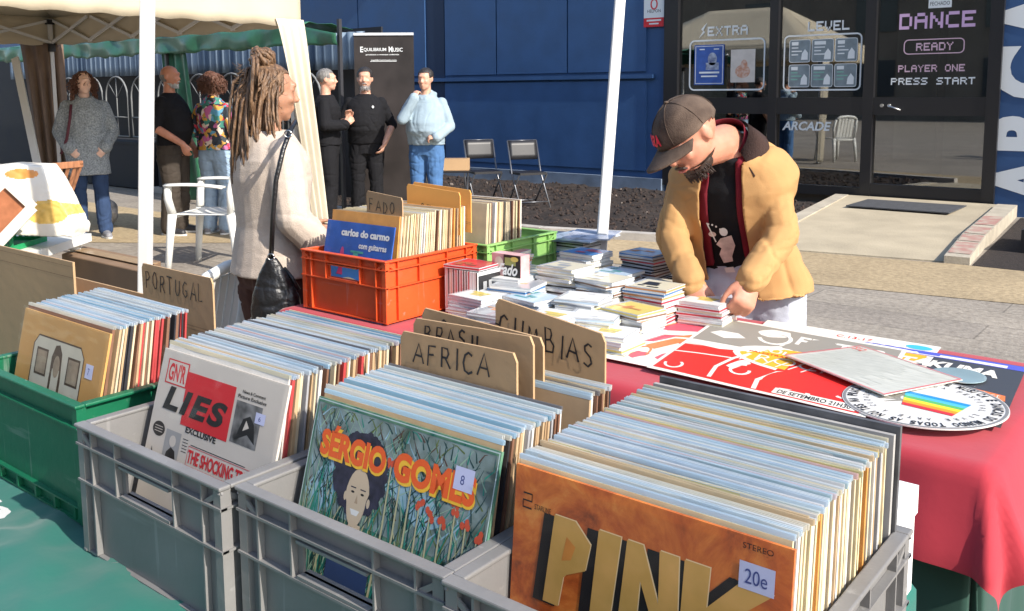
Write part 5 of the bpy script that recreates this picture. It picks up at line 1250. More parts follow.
curl_hair(t, M, HCH, (0,.03,.03), (.135,.13,.125), n=460, L=.055, rad=.0055, face=-.05, droop=.6, seed=9)
# 4 grey short-haired person in black
f = Fig(); x, y = -7.72, 6.48
for k in (-1,1): f.E[k] = V((k*.27,.0,1.15)); f.W[k] = V((k*.18,-.2,1.15)); f.HD[k] = V((-k*.2,-.7,.6))
t, M, topo = build_person('grey haired man in black beside the tent curtain, talking with his back half turned', (x,y,0), R(135), 1.74, f, SK1, BLKC, BLKC, SHB, topoff=.03, seed=6)
short_hair(t, M, HGR, cut=-.05)
# 5 bearded man with glasses in black
f = Fig(g=1.03, bel=.07); x, y = -7.53, 6.86
f.E[1] = V((.28,.06,1.13)); f.W[1] = V((.20,-.10,.93)); f.HD[1] = V((-.3,-.3,-.9)); f.E[-1] = V((-.27,.0,1.15)); f.W[-1] = V((-.17,-.22,1.20)); f.HD[-1] = V((0,-.4,1)); f.HN[-1] = V((-.3,1,0))
t, M, topo = build_person('bearded dark haired man with glasses in a black t-shirt before the black banner', (x,y,0), facing(x,y,-1.5,.5), 1.75, f, SK1, BLKC, BLKC, SHB, sleeve=1, beard=hairmat('beard_salt_pepper',(.10,.09,.09),(.45,.43,.42)), glasses=BLACK, brow=HBL, seed=7, topoff=.02, headk=1.06)
short_hair(t, M, HBL, k=1.06, cut=-.06, front=-.055)
b = NB(); p = Print(.001); p.disc(.09,1.33,.012,.014,SIGNW,1); p.build('shirt_badge', face_mtx((0,-.158,0),(1,0,0),(0,0,1)), t, world=False)
# 6 man in pale grey hoodie with hand at his chin
HOOD = clothm('pale_grey_hoodie', (.27,.35,.41), var=.08)
f = Fig(g=.97, bel=.09); x, y = -6.88, 7.13
f.hf = V((-.1,-1,-.08)); f.E[-1] = V((-.17,-.27,1.21)); f.W[-1] = V((-.045,-.25,1.43)); f.HD[-1] = V((.22,.55,1)); f.HN[-1] = V((-.3,-1,.2)); f.E[1] = V((.25,.03,1.13)); f.W[1] = V((.17,-.17,1.02)); f.HD[1] = V((-.9,-.4,0)); f.HN[1] = V((0,-.6,1))
t, M, topo = build_person('man in a pale grey hoodie and blue jeans holding a hand to his chin', (x,y,0), facing(x,y,-3.6,.2), 1.74, f, SK1, HOOD, DENIMB, SHB, hood=True, topoff=.03, brow=HBL, seed=8, curl=.9, jaw=1.08, topdisp=.012, legoff=.025)
short_hair(t, M, HBL, cut=-.045)
# 7 woman with dreadlocks, cream cardigan, black bag
CARD_ = clothm('cream_knit', (.50,.42,.35), var=.07, vscale=30, bump=.35, bscale=260); BRT = clothm('dark_brown_corduroy', (.07,.035,.03))
f = Fig(); s7 = 1.60/1.75
c7 = pt(268, 92, 3.38); x, y = c7.x, c7.y; rz7 = R(166)
Rz = Matrix.Rotation(-rz7, 3, 'Z')
hf7 = Rz @ (CR_*.92 + AW_*.42 + V((0,0,-.10)))
f.hf = hf7; f.hd = V((0,-.015,1.612)); f.nk = V((0,.01,1.465)); 
f.E[-1] = V((-.25,.02,1.13)); f.W[-1] = V((-.27,-.13,.96)); f.HD[-1] = V((-.25,-.6,-.8)); f.HN[-1] = V((-1,0,.1))
f.E[1] = V((.24,-.04,1.13)); f.W[1] = V((.15,-.22,1.02)); f.HD[1] = V((0,-1,-.2))
t, M, topo = build_person('woman with long dreadlocks tied up, cream cardigan and brown trousers, seen from behind', (x,y,0), rz7, 1.60, f, SK2, CARD_, BRT, SHB, vox=.0065, topoff=.036, hem=1, skirt=.045, seed=12, topdisp=.005, curl=.5, cuff=.014, legoff=.03, headk=1.0)
DRD = hairmat('dreadlock', (.045,.024,.013), (.22,.125,.065))
rn = random.Random(4); b = NB()
bun = V((.0,.045,.135))
for i in range(84):
    th = rn.uniform(-2.4, 2.4); z0 = rn.uniform(-.02,.06)          # angle from the back of the head
    p0 = V((math.sin(th)*.080, .014+math.cos(th)*.098, .03+z0)); 
    if p0.y < -.03: continue
    L = rn.uniform(.24,.40) if abs(th) < 1.7 else rn.uniform(.16,.26); ps = [bun*.8+V((p0.x*.3,0,-.02)), V((p0.x*.8,p0.y*.9,.09)), p0]; sw = rn.uniform(-.05,.05); o_ = rn.uniform(.0,.035)
    for j in range(1, 8): ps.append(p0 + V((p0.x*.35*j/7 + sw*(j/7)**2 + .004*math.sin(j*2+i), o_+.025*math.sin(j/7*2)-.02*(j/7), -L*j/7)))
    r = rn.uniform(.0042,.0072); tube(b, [M@q for q in ps], [r]*(len(ps)-1)+[r*.5], 7)
for v in b.verts: v.co += V((noise.noise(v.co*110), noise.noise(v.co*110+V((4,4,4))), noise.noise(v.co*90)))*.0025
rf = random.Random(31)
for i in range(420):    # stray fibres
    th = rf.uniform(-2.4, 2.4); z0 = rf.uniform(-.35, .10); p0 = V((math.sin(th)*.095, .014+math.cos(th)*.112, z0)); 
    if p0.y < -.03: continue
    d = V((math.sin(th)+rf.uniform(-.6,.6), math.cos(th)+rf.uniform(-.6,.6), rf.uniform(-1,.6))).normalized()*rf.uniform(.015,.04)
    tube(b, [M@p0, M@(p0+d*.6), M@(p0+d+V((rf.uniform(-.01,.01),0,rf.uniform(-.01,.01))))], .0007, 3)
hr = obj('dreadlocks', b, DRD, t)
b = NB()
for i in range(22):   # knotted bun
    a = rn.uniform(0, 6.28); tl = rn.uniform(-1.0,1.0); cx = Matrix.Rotation(tl, 3, 'X') @ Matrix.Rotation(rn.uniform(-.8,.8), 3, 'Y'); rr2 = rn.uniform(.030,.050)
    tube(b, [M@(bun+cx@V((rr2*math.cos(a+j*.55), rr2*math.sin(a+j*.55), .006*math.sin(j)))) for j in range(10)], rn.uniform(.007,.010), 7)
for i in range(9):
    a = -1.0+rn.uniform(-.6,.9); ps = [bun+V((.02*math.cos(a)*1.5,.03,.0))]; d = V((.055+.03*rn.random(), .02*rn.random(), 0))
    for j in range(1, 9): ps.append(ps[0] + V((d.x*min(1,j/3), d.y, .02*math.sin(j/8*3)-(.16+.12*rn.random())*(j/8)**1.5)))
    tube(b, [M@q for q in ps], .0068, 7)
for v in b.verts: v.co += V((noise.noise(v.co*110), noise.noise(v.co*110+V((4,4,4))), noise.noise(v.co*90)))*.0025
obj('bun', b, DRD, hr)
b = NB(); bmesh.ops.create_uvsphere(b, u_segments=32, v_segments=20, radius=1, matrix=Matrix.Translation((0,.014,.034))@Matrix.Diagonal((.079,.096,.088,1)))
bmesh.ops.delete(b, geom=[v for v in b.verts if v.co.z < -.02 or (v.co.y < -.03 and v.co.z < .075) or (v.co.y < 0 and v.co.z < .03)], context='VERTS'); b.transform(M); obj('scalp_hair', b, DRD, hr, smooth=True)
# shoulder bag on a strap: a thing held by her
LEA = mat('black_leather', (.012,.012,.013), .35, bump=.3, bscale=90, var=.3); STL = mat('bag_hardware', (.6,.6,.58), .25, metal=1)
bc = pt(276, 296, 3.16)
bag = thing('shoulder_bag', 'slouchy black leather shoulder bag hanging at the woman\'s back', 'bag', bc)
b = NB(); ax = CR_*1.0; ay = AW_*1.0
loft(b, [(bc-V((0,0,.105)), ax*.082, ay*.035), (bc-V((0,0,.085)), ax*.095, ay*.045), (bc-V((0,0,.0)), ax*.082, ay*.040), (bc+V((0,0,.08))-CR_*.008, ax*.050, ay*.024), (bc+V((0,0,.135))-CR_*.012, ax*.018, ay*.012)], n=20)
skin(b, 'bag_body', LEA, bag, vox=.006, smooth=2, disp=folds(.008,14,.8,3), world=True)
b = NB(); tube(b, [pt(271,258,3.14), pt(273,215,3.09), pt(276,180,3.07), pt(283,150,3.08), pt(290,131,3.12), pt(295,122,3.20), pt(296,124,3.34)], .0085, 8); obj('strap', b, LEA, bag, world=True)
b = NB()
for q, rr2 in ((pt(271,257,3.13),.011),(pt(288,134,3.09),.012)):
    tube(b, [q + CR_*rr2*math.cos(a) + V((0,0,rr2*math.sin(a))) for a in [i*math.pi/6 for i in range(13)]], .0028, 6)
tube(b, [pt(292,292,3.18), pt(292,300,3.17)], .004, 6); obj('ring', b, STL, bag, world=True)
b = NB(); tube(b, [pt(284,268,3.17), pt(292,278,3.16), pt(299,290,3.16)], .007, 8); obj('flap_cord', b, LEA, bag, world=True)
# ------------------------------------------------------------------ the man leaning over the table
TAN = clothm('tan_cotton_jacket', (.43,.245,.10), var=.10, vscale=7, bump=.12, bscale=300); COLR = clothm('brown_corduroy_collar', (.045,.025,.02), bscale=300, bump=.6); MARO = clothm('maroon_shirt', (.16,.012,.022)); LIN = clothm('dark_lining', (.03,.022,.03)); JEL = clothm('pale_grey_jeans', (.42,.45,.52))
CAPM = clothm('faded_black_cap', (.055,.036,.027), color2=(.14,.10,.075), vscale=14, bump=.3); 
m8 = thing('person', 'man in a faded cap and tan jacket leaning over the crimson table looking at records', 'person', (pt(745,285,3.12).x, pt(745,285,3.12).y, 0))
fwd8 = (-CR_*.50 - AW_*.86).normalized(); fwd8.z = 0
f = Fig(); f.pel = pt(748,284,3.14); f.wa = pt(738,243,3.08); f.ch = pt(733,193,3.02); f.sh = pt(731,160,2.97); f.nk = pt(725,143,2.92); f.hd = pt(690,137,2.80)
f.fp = fwd8; f.fc = (fwd8*.85 + V((0,0,-.45))).normalized(); f.hf = (-CR_*.66 - AW_*.42 + V((0,0,-.62))); f.hu = (V((0,0,1)) - CR_*.35)
f.S = {-1: pt(687,178,3.07), 1: pt(768,166,2.94)}; f.E = {-1: pt(672,236,3.02), 1: pt(782,234,2.88)}; f.W = {-1: pt(690,282,2.90), 1: pt(751,280,2.78)}
f.HD = {-1: (pt(698,308,2.85)-f.W[-1]), 1: (pt(742,308,2.75)-f.W[1])}; f.HN = {-1: -AW_*.9-CR_*.4+V((0,0,.2)), 1: -AW_+CR_*.1}
pz = f.pel.copy(); rt = fwd8.cross(V((0,0,1)))
f.H = {-1: pz - rt*-.09*-1 , 1: pz + rt*.09}
f.H = {-1: pz + CR_*-.09, 1: pz + CR_*.09}
for k in (-1,1):
    g_ = pz.copy(); g_.z = 0; base = g_ + CR_*(k*.12) + AW_*.04
    f.Kn[k] = base + V((0,0,.48)) - AW_*.04; f.A[k] = base + V((0,0,.09)); f.T[k] = fwd8
M = headm(f.hd, f.hf, f.hu)
b = NB(); loft(b, f.secs(0)); capsule(b, [f.nk + AW_*.01, f.hd - f.hu*.055 - f.hf.normalized()*.02], [.060,.055], 16); head(b, M, 1.0)
for k in (-1,1):
    f.arm(b, k); f.leg(b, k); hand(b, f.W[k], f.HD[k], f.HN[k], side=k, curl=.75, k=1.0)
    capsule(b, [f.A[k]-V((0,0,.03)), f.A[k]-V((0,0,.05))+f.T[k]*.13], [.036,.026], 10)
skin(b, 'body', SK3, m8, vox=.0055, smooth=2, world=True)
face_bits(m8, M, 1.0, 0, HB)
beard_shell(m8, M, HB, world=True)
# t-shirt
b = NB(); loft(b, f.secs(.010, lo=1, hi=8)); ts = skin(b, 'tshirt', BLKC, m8, vox=.008, smooth=2, disp=folds(.006,10,.7,2), world=True)
# maroon overshirt and tan jacket: shells open at the front
up1 = (f.nk-f.ch).normalized()
def openshell(name, m, off, half, hemdrop, slo, vox, amp, seed, thick, arms=True, lo=1, topcut=None):
    b = NB(); S = f.secs(off, lo=lo, hi=8, flare=.01)
    if hemdrop: c, ax, ay = S[0]; S = [(c-V((0,0,hemdrop)), ax*1.03, ay*1.03)] + S
    loft(b, S, n=32)
    if arms:
        for k in (-1,1): f.arm(b, k, slo, cuff=.010)
    o = skin(b, name, m, m8, vox=vox, smooth=3, disp=folds(amp*.62,7,1.0,seed), world=False)
    me = o.data; bm = NB(); bm.from_mesh(me)
    kill = []
    for v in bm.verts:
        # nearest point on the spine line
        best = None
        pts_ = [f.pel-V((0,0,.15)), f.pel, f.wa, f.ch, f.sh, f.nk]
        for a, c in zip(pts_, pts_[1:]):
            t_ = max(0, min(1, (v.co-a).dot(c-a)/(c-a).length_squared)); q = a.lerp(c, t_); d = (v.co-q).length
            if best is None or d < best[0]: best = (d, q, (c-a).normalized())
        d, q, ax_ = best; w_ = v.co-q; fc = f.fc - ax_*f.fc.dot(ax_); fc.normalize(); rt_ = fc.cross(ax_)
        side = w_.dot(rt_); fr = w_.dot(fc)
        # arms are never cut
        da = min((v.co - f.E[k]).length for k in (-1,1)); dw = min((v.co-f.W[k]).length for k in (-1,1)); dm = min((v.co - f.E[k].lerp(f.S[k],.5)).length for k in (-1,1)); dm2 = min((v.co - f.E[k].lerp(f.W[k],.5)).length for k in (-1,1))
        if arms and (min(da, dw, dm, dm2) < .085 or min((v.co-f.S[k]).length for k in (-1,1)) < .075): continue
        if fr > .02 and abs(side - .0) < half(q): kill.append(v)
        elif (v.co-f.nk).dot(up1) > (-.005 if topcut is None else topcut): kill.append(v)
        elif w_.length < .3 and v.normal.z < -.8 and v.co.z < f.pel.z - .02: kill.append(v)
    bmesh.ops.delete(bm, geom=kill, context='VERTS')
    for it in range(40):
        nb_ = {}
        for e in bm.edges:
            if e.is_boundary:
                for a_, c_ in ((e.verts[0], e.verts[1]), (e.verts[1], e.verts[0])): nb_.setdefault(a_, []).append(c_.co.copy())
        for v_, L_ in nb_.items():
            if len(L_) == 2: v_.co = v_.co*.4 + (L_[0]+L_[1])*.3
    bm.to_mesh(me); bm.free()
    sol = o.modifiers.new('thickness', 'SOLIDIFY'); sol.thickness = thick; sol.offset = -1
    dg = bpy.context.evaluated_depsgraph_get(); dg.update(); me2 = bpy.data.meshes.new_from_object(o.evaluated_get(dg)); o.modifiers.clear(); o.data = me2; me2.name = name
    me2.transform(worldm(m8).inverted())
    for p_ in me2.polygons: p_.use_smooth = True
    return o
hz = f.nk.z - f.pel.z
openshell('overshirt', MARO, .016, lambda q: .040+.012*(f.nk.z-q.z)/hz, .0, 0, .008, .004, 3, .004, arms=False, lo=2)
openshell('jacket', TAN, .036, lambda q: .062+.018*(f.nk.z-q.z)/hz, .04, .014, .0065, .020, 4, .006)
# collar: wide corduroy flap folded over the jacket neck
def ribbon(bm, ps, w, n_):
    ps = [V(p) for p in ps]; a = []; c = []
    for i, p in enumerate(ps):
        wv = w[i]; a.append(bm.verts.new(p)); c.append(bm.verts.new(p+V(wv)))
    fs = [bm.faces.new((a[i], a[i+1], c[i+1], c[i])) for i in range(len(ps)-1)]
    ex = bmesh.ops.extrude_face_region(bm, geom=fs); bmesh.ops.translate(bm, verts=[v for v in ex['geom'] if isinstance(v, bmesh.types.BMVert)], vec=n_)
    bmesh.ops.recalc_face_normals(bm, faces=bm.faces[:])
b = NB(); cc = f.nk + up1*.015
r1, f1 = frame3(f.fc, up1); ps = []; ws = []
for i in range(21):
    a = R(-128 + 256*i/20); d = (-f1)*math.cos(a) + r1*math.sin(a)
    p0 = cc + d*V((.078,0,0)).x + up1*(.028 if abs(a) < 1.3 else .028-.05*(abs(a)-1.3)); ps.append(p0); ws.append(d*.055 - up1*(.055+.02*abs(math.sin(a))))
ribbon(b, ps, ws, V((0,0,.004))); cl_ = obj('collar', b, COLR, m8, world=True, smooth=True)
b = NB(); ps = []; ws = []
for i in range(17):
    a = R(-125 + 250*i/16); d = (-f1)*math.cos(a) + r1*math.sin(a)
    ps.append(cc + d*.064 + up1*(.036 if abs(a) < 1.2 else .036-.06*(abs(a)-1.2))); ws.append(d*.018 - up1*.05)
ribbon(b, ps, ws, V((0,0,.003))); obj('shirt_collar', b, MARO, m8, world=True, smooth=True)
# t-shirt print: a seated figure with a guitar, generic
p = Print(.0006); GP = mat('shirt_print_pale', (.50,.40,.36), .8, var=.3, vscale=30); GD = mat('shirt_print_white', (.6,.6,.58), .8)
p.poly([(-.005,-.005),(.030,.01),(.040,-.03),(.028,-.075),(.03,-.095),(.0,-.105),(-.012,-.07),(-.004,-.045),(-.02,-.03)],GP,1); p.disc(.006,.022,.013,.016,GD,1.5); p.line([(-.045,.055),(-.03,.01),(-.02,-.02)],.004,GD,2); p.disc(-.03,.01,.012,.010,GP,1.2)
p.poly([(.0,-.125),(.03,-.118),(.035,-.14),(.005,-.145)],GD,1)
for k in range(5): p.disc(-.04+.012*k,.05-.004*k*k*.5,.003,.004,GD,2.2)
fr0 = f.secs(.028, lo=1, hi=8)
cpt = f.ch.lerp(f.wa,.35) + f.fc*.150 ; p.build('shirt_print', face_mtx(cpt, CR_*.86-AW_*.35, up1), m8)
# trousers and shoes
b = NB(); loft(b, f.secs(.012, hi=2))
for k in (-1,1): f.leg(b, k, .024, cuff=.02)
skin(b, 'trousers', JEL, m8, vox=.009, smooth=2, disp=folds(.008,9,.8,6), world=True)
for k in (-1,1):
    b = NB(); a = f.A[k].copy(); a.z = 0; d = fwd8
    capsule(b, [a-d*.045+V((0,0,.045)), a+d*.05+V((0,0,.042)), a+d*.155+V((0,0,.034))], [.042,.043,.036], 12); capsule(b, [a+V((0,0,.05)), a+V((0,0,.10))], [.046,.044], 12)
    skin(b, 'shoe', SHG, m8, vox=.009, smooth=2, world=True)
# cap: crown, curved brim, seams, button, red stitching
cap_root = None
b = NB(); bmesh.ops.create_uvsphere(b, u_segments=48, v_segments=28, radius=1, matrix=Matrix.Translation((0,.006,.030))@Matrix.Diagonal((.091,.110,.098,1)))
bmesh.ops.delete(b, geom=[v for v in b.verts if v.co.z < .022 - .20*max(0, v.co.y)*.35 and v.co.z < .022], context='VERTS')
for v in b.verts: v.co += V((0,0,1))*.004*noise.noise(v.co*22) + v.co*.02*noise.noise(v.co*30+V((3,3,3)))
bmesh.ops.solidify(b, geom=b.faces[:], thickness=.003)
b.transform(M); cap = obj('cap', b, CAPM, m8, world=True, smooth=True)
b = NB(); n = 20; rows = 9; G = []
for j in range(rows+1):
    t_ = j/rows; G.append([])
    for i in range(n+1):
        a = R(-62+124*i/n); x0 = .091*math.sin(a); y0 = .004-.108*math.cos(a)
        L = .082*math.cos(a*1.15); x1 = x0*1.02; yy = y0 - L*t_; zz = .026 - .012*t_ - .9*(x1*x1)*(1.1+1.6*t_)
        G[-1].append(b.verts.new((x1, yy, zz)))
for j in range(rows):
    for i in range(n): b.faces.new((G[j][i], G[j][i+1], G[j+1][i+1], G[j+1][i]))
bmesh.ops.recalc_face_normals(b, faces=b.faces[:])
ex = bmesh.ops.extrude_face_region(b, geom=b.faces[:]); bmesh.ops.translate(b, verts=[v for v in ex['geom'] if isinstance(v, bmesh.types.BMVert)], vec=(0,0,.005)); bmesh.ops.recalc_face_normals(b, faces=b.faces[:])
b.transform(M); obj('brim', b, CAPM, cap, world=True, smooth=True)
PIP = mat('cap_cord', (.42,.33,.26), .8)
b = NB()
for a in (R(60), R(120), R(0), R(180), R(-60), R(-120)):
    ps = []
    for j in range(9):
        e_ = R(4+82*j/8); ps.append(M@V((.0925*math.cos(a)*math.cos(e_), .006+.1115*math.sin(a)*math.cos(e_), .030+.0995*math.sin(e_))))
    tube(b, ps, .0012, 5)
ell(b, M@V((0,.006,.131)), (.008,.008,.005)); obj('cap_seam', b, CAPM, cap, world=True, smooth=True)
b = NB(); tube(b, [M@V(q) for q in ((.052,.03,.106),(.068,-.005,.085),(.078,-.02,.062),(.083,-.012,.046),(.082,.02,.050),(.074,.035,.075),(.058,.04,.100))], .0022, 6); obj('cap_cord', b, PIP, cap, world=True)
p = Print(.0004); RST = mat('red_stitching', (.75,.02,.05), .7)
vs_t, fs_t = text_tris('ASULA', .04, 0, 1.0); b = NB(); bv = []
for a_, h_ in vs_t:
    th = R(-8 + 56*a_); e_ = R(12 + 20*h_)
    bv.append(b.verts.new(M@V((.0965*math.sin(th)*math.cos(e_), .006-.116*math.cos(th)*math.cos(e_), .030+.1035*math.sin(e_)))))
for fc_ in fs_t:
    try: b.faces.new([bv[i] for i in fc_])
    except ValueError: pass
obj('cap_lettering', b, RST, cap, world=True)
# ------------------------------------------------------------------ tents
CRM = mat('cream_canvas', (.62,.54,.40), .85, var=.06, vscale=2, bump=.25, bscale=14); CRM2 = mat('cream_curtain', (.66,.60,.48), .85, var=.05, vscale=3, bump=.3, bscale=20)
BRC = mat('brown_curtain', (.16,.11,.08), .85, var=.2, vscale=4, bump=.3, bscale=20)
def translucent(m, f=.3):
    nt = m.node_tree; b = nt.nodes['Principled BSDF']; o = [n for n in nt.nodes if n.type == 'OUTPUT_MATERIAL'][0]
    t = nt.nodes.new('ShaderNodeBsdfTranslucent'); mx = nt.nodes.new('ShaderNodeMixShader'); mx.inputs[0].default_value = f
    if b.inputs['Base Color'].links: nt.links.new(b.inputs['Base Color'].links[0].from_socket, t.inputs['Color'])
    else: t.inputs['Color'].default_value = b.inputs['Base Color'].default_value
    nt.links.new(b.outputs[0], mx.inputs[1]); nt.links.new(t.outputs[0], mx.inputs[2]); nt.links.new(mx.outputs[0], o.inputs['Surface'])
for m_ in (PLAST, PLAST2, PLAST3): translucent(m_, .45)
translucent(CRM2, .2); translucent(CRM, .22)
WPAINT = mat('white_painted_steel', (.58,.58,.57), .4, var=.05, vscale=5)
def sheet_thick(name, grid, m, par, th=.003, world=True):
    b = NB(); G = [[b.verts.new(p) for p in rw] for rw in grid]
    for j in range(len(G)-1):
        for i in range(len(G[0])-1): b.faces.new((G[j][i], G[j][i+1], G[j+1][i+1], G[j+1][i]))
    bmesh.ops.recalc_face_normals(b, faces=b.faces[:]); bmesh.ops.solidify(b, geom=b.faces[:], thickness=th)
    return obj(name, b, m, par, world=world, smooth=True)
x0, x1, y0, y1, zb, zt = -11.6, -6.82, 2.45, 5.45, 2.08, 2.42
tn = thing('canopy_tent', 'cream canopy tent with white scissor frame at the upper left', 'tent', ((x0+x1)/2, (y0+y1)/2, 0))
pk = V(((x0+x1)/2, (y0+y1)/2, 3.5)); C4 = [V((x0,y0,zt)), V((x1,y0,zt)), V((x1,y1,zt)), V((x0,y1,zt))]
rid = [V((x0+1.5,(y0+y1)/2,3.35)), V((x1-1.5,(y0+y1)/2,3.35))]
def tri(a, c, d, e, n=10): return [[(a*(1-i/n)+c*(i/n))*(1-j/n) + (d*(1-i/n)+e*(i/n))*(j/n) - V((0,0,.06*math.sin(math.pi*j/n)*math.sin(math.pi*i/n))) for i in range(n+1)] for j in range(n+1)]
for a, c, d, e in ((C4[0],C4[1],rid[0],rid[1]), (C4[1],C4[2],rid[1],rid[1]+V((0,.001,0))), (C4[2],C4[3],rid[1],rid[0]), (C4[3],C4[0],rid[0],rid[0]+V((0,.001,0)))):
    sheet_thick('roof_panel', tri(a, c, d, e), CRM, tn)
for a, c in zip(C4, C4[1:]+C4[:1]):
    nn = (c-a).normalized().cross(V((0,0,1)))*-1; n = 60
    sheet_thick('valance', [[a.lerp(c, i/n) - V((0,0,(zt-zb)*j/4 - .008*math.sin(i*.9)*(j/4))) + nn*(.012*math.sin(i*.55)*(j/4)) for i in range(n+1)] for j in range(5)], CRM, tn, th=.002)
def scissors(par, a, c, n, z0, z1, m):
    for i in range(n):
        p, q = a.lerp(c, i/n), a.lerp(c, (i+1)/n)
        b = NB(); bar(b, (p.x,p.y,z0), (q.x,q.y,z1), .02, .032); obj('truss_bar', b, m, par, world=True)
        off = V((.024,.024,0))
        b = NB(); bar(b, (p.x+off.x,p.y+off.y,z1), (q.x+off.x,q.y+off.y,z0), .02, .032); obj('truss_bar', b, m, par, world=True)
ins = .06
scissors(tn, V((x0+ins,y1-ins,0)), V((x1-ins,y1-ins,0)), 5, 2.10, 2.38, WPAINT); scissors(tn, V((x0+ins,y0,0)), V((x0+ins,y1-ins,0)), 3, 2.10, 2.38, WPAINT)
for cx, cy in ((x0+ins,y1-ins),(x1-ins,y1-ins),(x0+ins,y0+ins),(x1-ins,y0+ins)):
    b = NB(); box(b, cx-.022, cx+.022, cy-.022, cy+.022, 0, 2.4); lg = obj('leg', b, WPAINT, tn, world=True, bevel=.003)
    b = NB(); box(b, cx-.04, cx+.04, cy-.04, cy+.04, 2.0, 2.10); box(b, cx-.04, cx+.04, cy-.04, cy+.04, 2.33, 2.39); box(b, cx-.06, cx+.06, cy-.06, cy+.06, 0.001, .012); obj('bracket', b, BLACK, lg, world=True, bevel=.005)
def curtain(name, label, m, top_a, top_b, bot_a, bot_b, nf, amp, seed, zt_, par=None, zb_=.05, waist=None):
    n, rows = 90, 30; g = []; a, c = V((*top_a,0)), V((*top_b,0)); d, e = V((*bot_a,0)), V((*bot_b,0)); nn = (c-a).normalized().cross(V((0,0,1)))
    for j in range(rows+1):
        t_ = j/rows; rw = []
        for i in range(n+1):
            s = i/n; p = a.lerp(c, s).lerp(d.lerp(e, s), t_**.8); q = amp*(.3+.7*min(1,t_*3))*(math.sin(s*nf*6.28+seed+.8*noise.noise(V((s*4,t_*1.2,seed))))); rw.append(V((p.x,p.y,zt_+(zb_-zt_)*t_)) + nn*q)
        g.append(rw)
    b_ = sheet_thick(name, g, m, par, th=.002)
    if par is None: tag(b_, label, 'curtain')
    return b_
bb = pt(315,240,8.6); be = pt(331,240,8.75)
curtain('curtain', 'cream tent curtain gathered along the right hand leg of the canopy tent', CRM2, (x1+.02,y1-.30), (x1+.02,y1+.02), (bb.x,bb.y), (be.x,be.y), 3.5, .028, 2, 2.14)
da = pt(8,230,11.3); db = pt(46,230,11.4)
curtain('curtain', 'brown tent curtain gathered at the far left leg of the canopy tent', BRC, (x0-.12,y1-.35), (x0+.14,y1+.05), (x0-.12,y1-.2), (x0+.16,y1+.05), 4, .035, 5, 2.1)
# slanting white bar and pale cloth at the far left
ql = thing('flag_pole', 'slanting flat white pole in front of the brown curtain', 'pole', (pt(38,170,9.0).x, pt(38,170,9.0).y, 0))
b = NB(); bar(b, pt(15,58,9.4), pt(39,172,9.0), .075, .02, up=AW_); bar(b, pt(39,172,9.0), (pt(45,200,9.0).x, pt(45,200,9.0).y, 0), .075, .02, up=AW_); obj('pole', b, WPAINT, ql, world=True)

# green tarpaulin tent behind, with arched window walls
GT = mat('green_tarpaulin', (.025,.115,.062), .5, var=.25, vscale=5, bump=.6, bscale=7, coat=.2)
gt = thing('party_tent', 'green tarpaulin party tent with arched window walls behind the people', 'tent', (-11.5, 8.0, 0))
GY = 6.9
def gp(px, py): d = fw + rr_*((px-512)/F) - uu_*((py-203)/F); t_ = GY/d.y; return CAM + d*t_
L_, R_ = gp(-40,60), gp(338,54)
n = 120
zz0 = 2.02
g = []
for j in range(7):
    rw = []
    for i in range(n+1):
        s = i/n; x = L_.x+(R_.x-L_.x)*s
        zb_ = zz0+.03*noise.noise(V((x*1.3,0,0)))+.05*noise.noise(V((x*4,2,0))); zt_ = 2.26-.12*max(0, (s-.93)/.07)
        z = zt_+(zb_-zt_)*j/6; y = GY + .05*noise.noise(V((x*3, z*4, 1)))*(1+j/6)
        rw.append(V((x,y,z)))
    g.append(rw)
sheet_thick('valance', g, GT, gt)
g = []
for j in range(9):
    t_ = j/8; g.append([V((L_.x+(R_.x-.75-L_.x)*i/60, GY+.9*t_, 2.26+.05*math.sin(math.pi*t_)+.04*noise.noise(V((i*.4,j*.7,0))))) for i in range(61)])
sheet_thick('roof_panel', g, GT, gt)
for px in (165, 338):
    q = gp(px, 80); b = NB(); box(b, q.x-.02, q.x+.02, GY+.02, GY+.06, 0, 2.3); obj('leg', b, mat('dark_steel',(.03,.03,.035),.5) , gt, world=True)
q0, q1 = gp(158,100), gp(181,100)
curtain('curtain_panel', '', GT, (q0.x,GY+.08), (q1.x,GY+.08), (q0.x+.1,GY+.08), (q1.x+.3,GY+.08), 3, .03, 3, 2.2, par=gt)
